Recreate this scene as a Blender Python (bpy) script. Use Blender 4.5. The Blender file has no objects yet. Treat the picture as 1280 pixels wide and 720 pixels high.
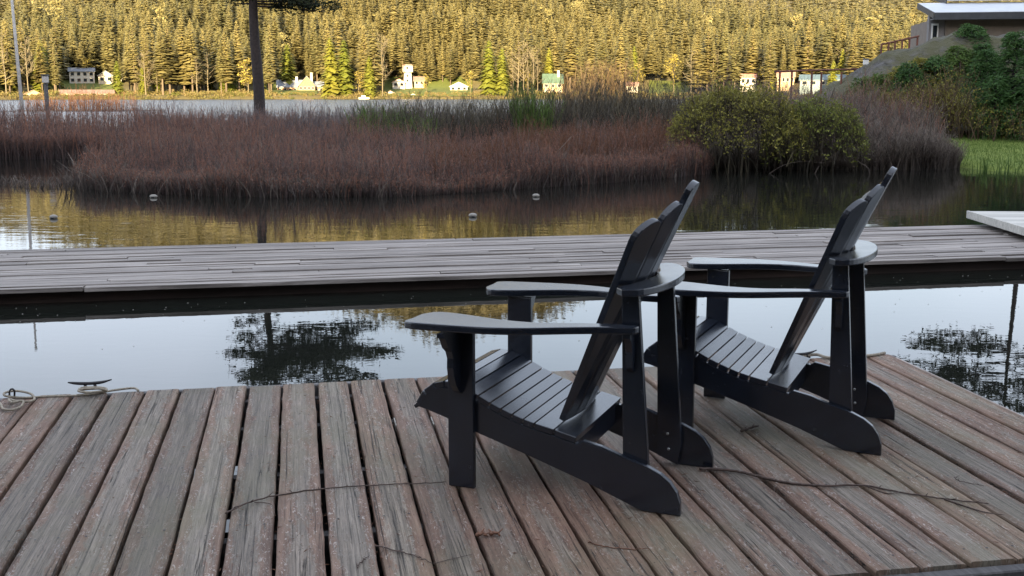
import bpy, bmesh, math, random
import numpy as np
from mathutils import Vector, Matrix
random.seed(7); RNG = np.random.default_rng(11)
R = math.radians
SC = bpy.context.scene
COL = SC.collection

# ------------------------------------------------------------------ camera
CAM_H = 1.70
F_PX = 1400.0                                   # focal length in pixels of a 1280 px wide picture
PITCH = math.atan((360 - 119) / F_PX)
cam_d = bpy.data.cameras.new('camera'); cam = bpy.data.objects.new('camera', cam_d); COL.objects.link(cam)
cam.location = (0, 0, CAM_H); cam.rotation_euler = (math.pi / 2 - PITCH, 0, 0)
cam_d.sensor_width = 36; cam_d.lens = 36 * F_PX / 1280; cam_d.clip_start = .05; cam_d.clip_end = 6000
SC.camera = cam

# ------------------------------------------------------------------ light
SUN_EL, SUN_AZ = R(11.5), R(-4)                # azimuth the light travels towards, from +Y to +X negative = left
world = bpy.data.worlds.new('World'); SC.world = world; world.use_nodes = True
wn = world.node_tree; wn.nodes.clear()
wo = wn.nodes.new('ShaderNodeOutputWorld'); bg = wn.nodes.new('ShaderNodeBackground')
sky = wn.nodes.new('ShaderNodeTexSky'); sky.sky_type = 'NISHITA'; sky.sun_disc = False
sky.sun_elevation = SUN_EL; sky.sun_rotation = math.pi + R(4); sky.air_density = 1.0; sky.dust_density = 2.0; sky.ozone_density = 1.0
# thin high cloud over the whole sky: the blue is veiled with pale grey
veil = wn.nodes.new('ShaderNodeMixRGB'); veil.inputs['Fac'].default_value = .55
veil.inputs['Color2'].default_value = (7.0, 7.6, 8.9, 1)
wtc = wn.nodes.new('ShaderNodeTexCoord'); wnz = wn.nodes.new('ShaderNodeTexNoise'); wnz.inputs['Scale'].default_value = 3.0
wnz.inputs['Detail'].default_value = 6
wcr = wn.nodes.new('ShaderNodeMapRange'); wcr.inputs['From Min'].default_value = .35; wcr.inputs['From Max'].default_value = .7
wcr.inputs['To Min'].default_value = .5; wcr.inputs['To Max'].default_value = .72
wn.links.new(wtc.outputs['Generated'], wnz.inputs['Vector']); wn.links.new(wnz.outputs['Fac'], wcr.inputs['Value'])
wn.links.new(wcr.outputs['Result'], veil.inputs['Fac'])
wn.links.new(sky.outputs['Color'], veil.inputs['Color1']); wn.links.new(veil.outputs['Color'], bg.inputs['Color'])
bg.inputs['Strength'].default_value = .054
wn.links.new(bg.outputs['Background'], wo.inputs['Surface'])
sun_d = bpy.data.lights.new('sun', 'SUN'); sun_d.energy = 5.0; sun_d.angle = R(.5); sun_d.color = (1.0, .815, .48)
sun = bpy.data.objects.new('sun', sun_d); COL.objects.link(sun)
ldir = Vector((math.sin(-SUN_AZ) * math.cos(SUN_EL), math.cos(SUN_AZ) * math.cos(SUN_EL), -math.sin(SUN_EL)))
sun.rotation_euler = ldir.to_track_quat('-Z', 'Y').to_euler(); sun.location = (0, -40, 60)
SC.view_settings.view_transform = 'Standard'; SC.view_settings.look = 'None'
SC.view_settings.exposure = 2.48; SC.view_settings.gamma = 1.0; SC.view_settings.use_curve_mapping = False

# ------------------------------------------------------------------ helpers
def mesh_from(name, V, Fc, mat=None, smooth=False):
    me = bpy.data.meshes.new(name); me.from_pydata([tuple(v) for v in V], [], Fc); me.update()
    if mat: me.materials.append(mat)
    if smooth: me.polygons.foreach_set('use_smooth', [True] * len(me.polygons))
    return me
def tri_mesh(name, V, T, mat, attrs=None):
    V = np.asarray(V, np.float32).reshape(-1, 3); T = np.asarray(T, np.int32).reshape(-1, 3)
    me = bpy.data.meshes.new(name); me.vertices.add(len(V)); me.vertices.foreach_set('co', V.ravel())
    n = len(T); me.loops.add(n * 3); me.loops.foreach_set('vertex_index', T.ravel())
    me.polygons.add(n); me.polygons.foreach_set('loop_start', np.arange(0, n * 3, 3, dtype=np.int32))
    me.polygons.foreach_set('loop_total', np.full(n, 3, np.int32))
    for k, a in (attrs or {}).items():
        at_ = me.attributes.new(k, 'FLOAT', 'POINT'); at_.data.foreach_set('value', np.asarray(a, np.float32).ravel())
    me.update(calc_edges=True); me.materials.append(mat); return me
def link(name, me, parent=None, mat=None):
    o = bpy.data.objects.new(name, me); COL.objects.link(o)
    if parent: o.parent = parent
    return o
def tag(o, label=None, cat=None, group=None, kind=None):
    if label: o['label'] = label
    if cat: o['category'] = cat
    if group: o['group'] = group
    if kind: o['kind'] = kind
    return o
def empty(name, loc=(0, 0, 0), rz=0, mw=None):
    o = bpy.data.objects.new(name, None); COL.objects.link(o); o.empty_display_size = .1
    if mw is not None: o.matrix_world = mw
    else: o.location = loc; o.rotation_euler = (0, 0, rz)
    return o
def copy_tree(o, parent=None):
    c = o.copy(); COL.objects.link(c); c.parent = parent
    for ch in o.children: copy_tree(ch, c)
    return c
def bm_mesh(name, bm, mat, smooth=False):
    me = bpy.data.meshes.new(name); bmesh.ops.recalc_face_normals(bm, faces=bm.faces); bm.to_mesh(me); bm.free(); me.materials.append(mat)
    if smooth: me.polygons.foreach_set('use_smooth', [True] * len(me.polygons))
    return me
def bevel(bm, w, seg=1):
    bmesh.ops.bevel(bm, geom=list(bm.edges), offset=w, segments=seg, profile=.6, affect='EDGES', clamp_overlap=True)
def prism(poly, a0, a1, axis='y', bev=0.0, seg=1):
    """polygon in two axes extruded along the third"""
    bm = bmesh.new()
    def P(p, a): return {'y': (p[0], a, p[1]), 'z': (p[0], p[1], a), 'x': (a, p[0], p[1])}[axis]
    lo = [bm.verts.new(P(p, a0)) for p in poly]; hi = [bm.verts.new(P(p, a1)) for p in poly]
    bm.faces.new(lo); bm.faces.new(hi[::-1])
    n = len(poly)
    for i in range(n): bm.faces.new((lo[i], hi[i], hi[(i + 1) % n], lo[(i + 1) % n]))
    bmesh.ops.recalc_face_normals(bm, faces=bm.faces)
    if bev:
        # only the outline edges of the two caps
        ed = [e for e in bm.edges if all((v in lo) for v in e.verts) or all((v in hi) for v in e.verts)]
        bmesh.ops.bevel(bm, geom=ed, offset=bev, segments=seg, profile=.6, affect='EDGES', clamp_overlap=True)
    return bm
def box(x0, x1, y0, y1, z0, z1, bev=0.0):
    bm = bmesh.new(); vs = [bm.verts.new((x, y, z)) for x in (x0, x1) for y in (y0, y1) for z in (z0, z1)]
    for f in ((0, 1, 3, 2), (4, 6, 7, 5), (0, 4, 5, 1), (2, 3, 7, 6), (0, 2, 6, 4), (1, 5, 7, 3)): bm.faces.new([vs[i] for i in f])
    bmesh.ops.recalc_face_normals(bm, faces=bm.faces)
    if bev: bevel(bm, bev)
    return bm
def bpart(name, parent, mat, *a, bev=0.0): return link(name, bm_mesh(name, box(*a, bev=bev), mat), parent)
def smooth_line(pts, n):
    """Catmull-Rom through points"""
    P = [np.array(p, float) for p in pts]; P = [2 * P[0] - P[1]] + P + [2 * P[-1] - P[-2]]; out = []
    for i in range(1, len(P) - 2):
        for t in np.linspace(0, 1, n, endpoint=False):
            a, b, c, d = P[i - 1:i + 3]
            out.append(.5 * ((2 * b) + (c - a) * t + (2 * a - 5 * b + 4 * c - d) * t * t + (3 * b - a - 3 * c + d) * t ** 3))
    out.append(P[-2]); return out
def tube(pts, rad, seg=6, cap=True):
    """V, T (triangles) of a tube; rad is a number or a list"""
    pts = [np.array(p, float) for p in pts]; n = len(pts); rad = [rad] * n if np.isscalar(rad) else rad
    V = []; T = []
    for i, p in enumerate(pts):
        d = pts[min(i + 1, n - 1)] - pts[max(i - 1, 0)]; d /= (np.linalg.norm(d) + 1e-9)
        u = np.cross(d, (0, 0, 1.) if abs(d[2]) < .9 else (1., 0, 0)); u /= np.linalg.norm(u); w = np.cross(d, u)
        for k in range(seg):
            a = 2 * math.pi * k / seg; V.append(p + rad[i] * (math.cos(a) * u + math.sin(a) * w))
    for i in range(n - 1):
        for k in range(seg):
            a, b, c, d = i * seg + k, i * seg + (k + 1) % seg, (i + 1) * seg + (k + 1) % seg, (i + 1) * seg + k
            T += [(a, b, c), (a, c, d)]
    if cap:
        V.append(pts[0]); V.append(pts[-1]); m = n * seg
        for k in range(seg): T += [(m, (k + 1) % seg, k), (m + 1, (n - 1) * seg + k, (n - 1) * seg + (k + 1) % seg)]
    return V, T
class TM:
    def __init__(s): s.V = []; s.T = []; s.n = 0; s.A = []
    def add(s, V, T, a=0.0):
        V = np.asarray(V, float).reshape(-1, 3); s.V.append(V); s.T.append(np.asarray(T, int).reshape(-1, 3) + s.n); s.n += len(V)
        s.A.append(np.broadcast_to(np.asarray(a, float), (len(V),)))
    def mesh(s, name, mat): return tri_mesh(name, np.concatenate(s.V), np.concatenate(s.T), mat, {'tint': np.concatenate(s.A)})
def at(px, py, dist):
    """world point seen at a pixel of the photograph, dist metres ahead"""
    u, v = px - 640, py - 360; c, s = math.cos(PITCH), math.sin(PITCH)
    fw = F_PX * c - v * s; dn = F_PX * s + v * c
    return Vector((u / fw * dist, dist, CAM_H - dn / fw * dist))

# ------------------------------------------------------------------ materials
def nmat(name):
    m = bpy.data.materials.new(name); m.use_nodes = True; nt = m.node_tree; b = nt.nodes['Principled BSDF']; return m, nt, b
def N(nt, t, **kw):
    n = nt.nodes.new('ShaderNode' + t)
    for k, v in kw.items():
        if k.startswith('_'): setattr(n, k[1:], v)
        else: n.inputs[k.replace('__', ' ')].default_value = v
    return n
def ramp(nt, src, stops, interp='LINEAR'):
    r = nt.nodes.new('ShaderNodeValToRGB'); r.color_ramp.interpolation = interp; e = r.color_ramp.elements
    while len(e) < len(stops): e.new(.5)
    for i, (p, c) in enumerate(stops): e[i].position = p; e[i].color = (*c, 1) if len(c) == 3 else c
    nt.links.new(src, r.inputs['Fac']); return r.outputs['Color']
def rng_(nt, src, a, b, c=0., d=1.):
    r = N(nt, 'MapRange'); r.inputs['From Min'].default_value = a; r.inputs['From Max'].default_value = b
    r.inputs['To Min'].default_value = c; r.inputs['To Max'].default_value = d; nt.links.new(src, r.inputs['Value']); return r.outputs['Result']
def mixc(nt, fac, c1, c2, mode='MIX'):
    m = N(nt, 'MixRGB', _blend_type=mode)
    for s, v in (('Fac', fac), ('Color1', c1), ('Color2', c2)):
        if isinstance(v, (int, float)): m.inputs[s].default_value = v
        elif isinstance(v, tuple): m.inputs[s].default_value = (*v, 1)
        else: nt.links.new(v, m.inputs[s])
    return m.outputs['Color']
def math_(nt, op, a, b=0.0):
    m = N(nt, 'Math', _operation=op)
    for i, v in enumerate((a, b)):
        if isinstance(v, (int, float)): m.inputs[i].default_value = v
        else: nt.links.new(v, m.inputs[i])
    return m.outputs[0]
def bump(nt, b, h, strength=.3, dist=.01):
    n = N(nt, 'Bump', Strength=strength, Distance=dist); nt.links.new(h, n.inputs['Height']); nt.links.new(n.outputs['Normal'], b.inputs['Normal'])
def noise(nt, vec, scale, detail=4, rough=.55, dist=0.):
    n = N(nt, 'TexNoise', Scale=scale, Detail=detail, Roughness=rough, Distortion=dist)
    if vec is not None: nt.links.new(vec, n.inputs['Vector'])
    return n.outputs['Fac']
def objvec(nt, scale=(1, 1, 1), rand=True):
    tc = N(nt, 'TexCoord'); mp = N(nt, 'Mapping'); mp.inputs['Scale'].default_value = scale; nt.links.new(tc.outputs['Object'], mp.inputs['Vector'])
    if rand:
        oi = N(nt, 'ObjectInfo'); sc = N(nt, 'VectorMath', _operation='SCALE'); sc.inputs['Scale'].default_value = 71.
        cb = N(nt, 'CombineXYZ'); nt.links.new(oi.outputs['Random'], cb.inputs[0]); nt.links.new(oi.outputs['Random'], cb.inputs[1]); nt.links.new(oi.outputs['Random'], cb.inputs[2])
        nt.links.new(cb.outputs[0], sc.inputs[0]); nt.links.new(sc.outputs[0], mp.inputs['Location'])
    return mp.outputs['Vector'], tc.outputs['Object']

def mat_simple(name, col, rough=.6, var=.25, scale=6., spec=.5, metal=0.):
    m, nt, b = nmat(name); v, _ = objvec(nt)
    n = noise(nt, v, scale, 5)
    lo = tuple(max(0, c * (1 - var)) for c in col); hi = tuple(min(1, c * (1 + var)) for c in col)
    nt.links.new(ramp(nt, n, [(.3, lo), (.7, hi)]), b.inputs['Base Color'])
    b.inputs['Roughness'].default_value = rough; b.inputs['Metallic'].default_value = metal; b.inputs['Specular IOR Level'].default_value = spec
    nt.links.new(rng_(nt, noise(nt, v, scale * 3, 4), .3, .7, rough * .8, min(1, rough * 1.2)), b.inputs['Roughness'])
    bump(nt, b, n, .15, .004); return m

def mat_deck():
    """worn red-brown stain over silvered boards, grain along local X"""
    m, nt, b = nmat('deck_wood')
    v, raw = objvec(nt)
    def st(sx, sy, sz=1.):
        mp = N(nt, 'Mapping'); mp.inputs['Scale'].default_value = (sx, sy, sz); nt.links.new(v, mp.inputs['Vector']); return mp.outputs['Vector']
    oi = N(nt, 'ObjectInfo'); rnd = oi.outputs['Random']
    grain = noise(nt, st(2.2, 85, 20), 1., 8, .68, .8)
    fine = noise(nt, st(9, 300, 60), 1., 4, .65)
    grey = ramp(nt, grain, [(.32, (.050, .039, .031)), (.47, (.190, .157, .126)), (.60, (.285, .243, .202)), (.75, (.41, .36, .305))])
    grey = mixc(nt, rng_(nt, fine, .35, .7, 0, .75), grey, (.085, .077, .072))
    stain = ramp(nt, noise(nt, st(4, 44, 10), 1., 7, .68), [(.3, (.075, .040, .027)), (.5, (.158, .094, .067)), (.72, (.27, .180, .134))])
    # stain survives towards the board edges and in ragged patches
    sep = N(nt, 'SeparateXYZ'); nt.links.new(raw, sep.inputs[0])
    edge = rng_(nt, math_(nt, 'ABSOLUTE', sep.outputs[1]), .015, .070, -.10, .16)
    patch = math_(nt, 'ADD', math_(nt, 'MULTIPLY', noise(nt, st(2.0, 11, 3), 1., 6, .7, .6), .62), math_(nt, 'MULTIPLY', noise(nt, st(15, 60, 20), 1., 6, .72, 1.0), .42))
    rb = rng_(nt, rnd, 0, 1, -.06, .07)
    k = math_(nt, 'ADD', math_(nt, 'ADD', patch, edge), rb)
    mask = rng_(nt, k, .445, .52)
    col = mixc(nt, math_(nt, 'MULTIPLY', mask, .88), grey, stain)
    # flaking: pale broken curls, thickest round the patch borders
    fl = noise(nt, st(30, 80, 20), 1., 7, .72, 1.6)
    rim = math_(nt, 'MULTIPLY', rng_(nt, math_(nt, 'ABSOLUTE', math_(nt, 'SUBTRACT', k, .53)), .0, .12, 1., .12), rng_(nt, fl, .55, .61))
    col = mixc(nt, math_(nt, 'MULTIPLY', rim, .85), col, (.43, .40, .37))
    dk = noise(nt, st(22, 120, 20), 1., 6, .7, 1.2); col = mixc(nt, rng_(nt, dk, .57, .66, 0, .7), col, (.055, .045, .040))
    # moss and dirt
    geo = N(nt, 'NewGeometry')
    moss = rng_(nt, noise(nt, geo.outputs['Position'], 1.7, 6, .65), .46, .68, 0, .62)
    col = mixc(nt, moss, col, (.135, .125, .080))
    # long drying checks
    ck = noise(nt, st(.45, 46, 10), 1., 5, .5, .9)
    crack = rng_(nt, math_(nt, 'ABSOLUTE', math_(nt, 'SUBTRACT', ck, .5)), .0, .011, 1., 0.)
    gate = rng_(nt, noise(nt, st(.4, 9, 3), 1., 2), .46, .50)
    crack = math_(nt, 'MULTIPLY', crack, gate)
    sp = noise(nt, st(60, 85, 40), 1., 4, .65); spk = rng_(nt, sp, .645, .70)
    col = mixc(nt, math_(nt, 'MAXIMUM', math_(nt, 'MULTIPLY', crack, .95), math_(nt, 'MULTIPLY', spk, .85)), col, (.018, .014, .012))
    bright = mixc(nt, 1.0, col, ramp(nt, rnd, [(0, (.74, .72, .70)), (.3, (1.08, 1.06, 1.03)), (.55, (.92, .86, .82)), (.8, (1.12, 1.08, 1.0)), (1, (.95, .84, .78))]), 'MULTIPLY')
    nt.links.new(bright, b.inputs['Base Color'])
    nt.links.new(rng_(nt, grain, .2, .8, .62, .85), b.inputs['Roughness']); b.inputs['Specular IOR Level'].default_value = .35
    h = math_(nt, 'SUBTRACT', math_(nt, 'ADD', math_(nt, 'ADD', grain, math_(nt, 'MULTIPLY', fine, .5)), math_(nt, 'MULTIPLY', mask, .25)), math_(nt, 'MULTIPLY', crack, 2.2))
    bump(nt, b, h, .8, .005); return m

def mat_greywood(name, lo, mid, hi, sx=1.6, sy=60):
    m, nt, b = nmat(name); v, raw = objvec(nt, (sx, sy, 20))
    g = noise(nt, v, 1., 6, .6, .5); c = ramp(nt, g, [(.28, lo), (.5, mid), (.72, hi)])
    oi = N(nt, 'ObjectInfo'); c = mixc(nt, 1., c, ramp(nt, oi.outputs['Random'], [(0, (.72, .7, .7)), (1, (1.12, 1.1, 1.1))]), 'MULTIPLY')
    v2, _ = objvec(nt, (.5, 5, 2)); c = mixc(nt, rng_(nt, noise(nt, v2, 1., 5), .52, .7, 0, .55), c, lo)
    nt.links.new(c, b.inputs['Base Color']); b.inputs['Roughness'].default_value = .72; b.inputs['Specular IOR Level'].default_value = .4
    bump(nt, b, g, .5, .006); return m

def mat_paint(name, col):
    m, nt, b = nmat(name); v, _ = objvec(nt, (4, 60, 60)); g = noise(nt, v, 1., 4, .6)
    v2, _ = objvec(nt, (7, 7, 7)); d = noise(nt, v2, 1., 6, .65)
    c = mixc(nt, rng_(nt, d, .45, .75, 0, .5), col, tuple(x * 1.8 + .003 for x in col))
    v3, _ = objvec(nt, (45, 45, 45)); c = mixc(nt, rng_(nt, noise(nt, v3, 1., 4, .6), .62, .72, 0, .35), c, (.055, .055, .056))
    nt.links.new(c, b.inputs['Base Color']); nt.links.new(rng_(nt, d, .2, .8, .20, .29), b.inputs['Roughness'])
    b.inputs['Specular IOR Level'].default_value = .8; bump(nt, b, g, .05, .001); return m

def mat_water():
    m, nt, b = nmat('water')
    geo = N(nt, 'NewGeometry'); sep = N(nt, 'SeparateXYZ'); nt.links.new(geo.outputs['Position'], sep.inputs[0])
    b.inputs['Base Color'].default_value = (.010, .011, .009, 1); b.inputs['IOR'].default_value = 1.38
    far = rng_(nt, sep.outputs[1], 36, 75)                      # open lake: wind ripples
    pond = rng_(nt, sep.outputs[1], 11.5, 15)                   # pond beyond the dock: lazy rings
    nt.links.new(rng_(nt, far, 0, 1, .0, .25), b.inputs['Roughness']); nt.links.new(rng_(nt, far, 0, 1, 1.38, 1.9), b.inputs['IOR'])
    mp = N(nt, 'Mapping'); mp.inputs['Scale'].default_value = (.9, 2.2, 1); nt.links.new(geo.outputs['Position'], mp.inputs['Vector'])
    n1 = noise(nt, mp.outputs['Vector'], 1.5, 2, .5, 1.0)
    mp2 = N(nt, 'Mapping'); mp2.inputs['Scale'].default_value = (1.0, 1.6, 1); nt.links.new(geo.outputs['Position'], mp2.inputs['Vector'])
    n2 = noise(nt, mp2.outputs['Vector'], 7.0, 2, .5, .6)
    n3 = noise(nt, mp2.outputs['Vector'], 1.4, 3, .6, .3)
    a1 = math_(nt, 'MULTIPLY', n1, rng_(nt, pond, 0, 1, .0003, .0023))
    a2 = math_(nt, 'MULTIPLY', n2, rng_(nt, pond, 0, 1, 0.00016, .00022))
    a3 = math_(nt, 'MULTIPLY', n3, math_(nt, 'MULTIPLY', far, .16))
    bump(nt, b, math_(nt, 'ADD', math_(nt, 'ADD', a1, a2), a3), 1.0, 1.0); return m

def mat_leaf(name, c0, c1, c2, attr='tint', rough=.7, trans=.25, objrand=False, scale=.0):
    m, nt, b = nmat(name)
    if objrand:
        oi = N(nt, 'ObjectInfo'); s = oi.outputs['Random']
        at_ = N(nt, 'Attribute', _attribute_name='tint'); s = math_(nt, 'ADD', math_(nt, 'MULTIPLY', s, .6), math_(nt, 'MULTIPLY', at_.outputs['Fac'], .4))
    else: at_ = N(nt, 'Attribute', _attribute_name=attr); s = at_.outputs['Fac']
    c = ramp(nt, s, [(0, c0), (.5, c1), (1, c2)])
    if scale:
        geo = N(nt, 'NewGeometry'); c = mixc(nt, rng_(nt, noise(nt, geo.outputs['Position'], scale, 4), .3, .7, 0, .6), c, tuple(x * .6 for x in c1))
    nt.links.new(c, b.inputs['Base Color']); b.inputs['Roughness'].default_value = rough; b.inputs['Specular IOR Level'].default_value = .25
    if trans:                                                     # thin leaves let light through
        tr = N(nt, 'BsdfTranslucent'); nt.links.new(c, tr.inputs['Color']); mx = N(nt, 'MixShader', Fac=trans); out = nt.nodes['Material Output']
        nt.links.new(b.outputs[0], mx.inputs[1]); nt.links.new(tr.outputs[0], mx.inputs[2]); nt.links.new(mx.outputs[0], out.inputs['Surface'])
    return m

M = {}
M['deck'] = mat_deck()
M['dock'] = mat_greywood('grey_dock_wood', (.055, .045, .038), (.225, .198, .176), (.50, .455, .415), 1.1, 60)
M['beam'] = mat_greywood('brown_beam_wood', (.022, .014, .011), (.055, .034, .026), (.085, .053, .04), 1.2, 30)
M['fascia'] = mat_greywood('dark_trim_wood', (.035, .033, .033), (.085, .08, .08), (.15, .145, .14), 1.5, 40)
M['ramp'] = mat_greywood('pale_ramp_wood', (.30, .29, .26), (.48, .47, .42), (.6, .58, .54), 1.5, 40)
M['black'] = mat_simple('black_float_plastic', (.012, .012, .013), .6)
M['paint'] = mat_paint('navy_black_paint', (.0070, .0098, .0165))
M['screw'] = mat_simple('steel', (.5, .5, .5), .35, .1, 30, metal=1.)
M['water'] = mat_water()
M['rope'] = mat_simple('tan_rope', (.25, .215, .165), .9, .35, 90)
M['cleat'] = mat_simple('dark_iron', (.035, .033, .035), .5, .3, 30, metal=.6)
M['twig'] = mat_simple('bark_twig', (.075, .05, .04), .9, .4, 60)
M['litter'] = mat_simple('dry_litter', (.14, .065, .038), .9, .5, 40)
M['float'] = mat_simple('white_float', (.24, .22, .19), .6, .15, 12)

# ------------------------------------------------------------------ water and lake bed
def grid_sheet(name, xs, ys, zf, mat, smooth=True):
    X, Y = np.meshgrid(xs, ys); Z = zf(X, Y); V = np.stack([X, Y, Z], -1).reshape(-1, 3); nx, ny = len(xs), len(ys)
    i = np.arange(ny - 1)[:, None] * nx + np.arange(nx - 1)[None]; i = i.ravel()
    T = np.concatenate([np.stack([i, i + 1, i + nx + 1], 1), np.stack([i, i + nx + 1, i + nx], 1)])
    me = tri_mesh(name, V, T, mat)
    if smooth: me.polygons.foreach_set('use_smooth', [True] * len(me.polygons))
    return link(name, me)
w = link('water', mesh_from('water', [(-1500, -12, 0), (1500, -12, 0), (1500, 700, 0), (-1500, 700, 0)], [(0, 1, 2, 3)], M['water'])); tag(w, kind='structure')

# ------------------------------------------------------------------ floating deck in the foreground (it rides a little bow-up)
MD = Matrix.Translation((0, 0, CAM_H)) @ Matrix.Rotation(R(.75), 4, 'X') @ Matrix.Translation((0, 0, -1.32))
PANG = R(100.7)                                              # plank direction from +X
deck = empty('floating_deck', mw=MD @ Matrix.Rotation(PANG, 4, 'Z'))
tag(deck, 'wooden floating deck of worn red-brown planks under the chairs', 'deck')
T0, T1 = 2.640, 4.885
def plank_mesh(name, L, W, th, mat, seedn, nseg=26, rnd=.006):
    """board along X with eased edges, slightly uneven edges, cup and hollow"""
    rs = np.random.default_rng(seedn); V = []; Fc = []
    prof = [(-1, -th), (-1, -rnd), (-1 + 2 * rnd / W * .6, -.0012), (-1 + 2 * rnd / W * 2.2, 0), (-.33, 0), (.33, 0), (1 - 2 * rnd / W * 2.2, 0), (1 - 2 * rnd / W * .6, -.0012), (1, -rnd), (1, -th)]
    wl = rs.normal(0, .0011, nseg + 1); wr = rs.normal(0, .0011, nseg + 1); zz = np.cumsum(rs.normal(0, .0004, nseg + 1)); zz -= np.linspace(zz[0], zz[-1], nseg + 1)
    cup = rs.uniform(-.0015, .002)
    for i in range(nseg + 1):
        x = L * i / nseg
        for q, z in prof:
            y = q * W / 2 + (wl[i] if q < 0 else wr[i]) * abs(q); V.append((x, y, z + zz[i] + cup * (q * q)))
    k = len(prof)
    for i in range(nseg):
        for j in range(k): a, b2 = i * k + j, i * k + (j + 1) % k; Fc.append((a, b2, b2 + k, a + k))
    Fc.append(tuple(range(k - 1, -1, -1))); Fc.append(tuple(nseg * k + j for j in range(k)))
    me = mesh_from(name, V, Fc, mat); bm = bmesh.new(); bm.from_mesh(me); bmesh.ops.recalc_face_normals(bm, faces=bm.faces); bm.to_mesh(me); bm.free(); return me
GAPS = [(-.690 + .146 * k) for k in range(-11, 25)]
GAPS[11:20] = [-.690, -.542, -.396, -.253, -.109, .040, .185, .331, .478]
rs = random.Random(3)
for i in range(len(GAPS) - 1):
    a, b_ = GAPS[i], GAPS[i + 1]; gp = rs.uniform(.009, .017); W_ = b_ - a - gp
    st = rs.uniform(-.006, .006)
    o = link('plank', plank_mesh('plank', T1 - T0 + rs.uniform(-.004, .006), W_, .038, M['deck'], i), deck)
    o.location = (T0 + st, -(a + b_) / 2, rs.uniform(-.002, .002)); o.rotation_euler = (rs.uniform(-.006, .006), 0, rs.uniform(-.0012, .0012))
NL, NR = GAPS[0], GAPS[-1]
# frame below: joists across the planks, rim boards, floats
for t in (2.72, 3.28, 3.84, 4.40, 4.80):
    bpart('joist', deck, M['fascia'], t - .02, t + .02, -NR + .05, -NL, -.19, -.043)
bpart('rim_board', deck, M['fascia'], T1 + .012, T1 + .045, -NR - .035, -NL, -.20, -.012, bev=.004)
bpart('rim_board', deck, M['fascia'], T0 - .055, T0 - .012, -NR - .035, -NL, -.20, -.010, bev=.004)
bpart('side_trim', deck, M['dock'], T0 - .012, T1 + .012, -NR - .035, -NR - .004, -.20, -.016, bev=.004)
for y0, y1 in ((-2.7, -1.5), (-1.2, .2), (.5, 1.9)):
    bpart('float', deck, M['black'], T0 + .08, T1 - .12, y0, y1, -.50, -.20, bev=.03)
for n_, t_ in ((.336, 4.21), (.482, 4.195), (.628, 4.18), (.188, 4.225)):   # pale shims showing in the joints
    if n_ > .2: bpart('shim', deck, M['float'], t_, t_ + .10, -n_ - .002, -n_ + .002, -.03, -.004)

def deckpt(n, t, z=0):   # deck coordinates (across, along) -> deck frame
    return Vector((t * math.cos(PANG) + n * math.sin(PANG), t * math.sin(PANG) - n * math.cos(PANG), z))

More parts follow.
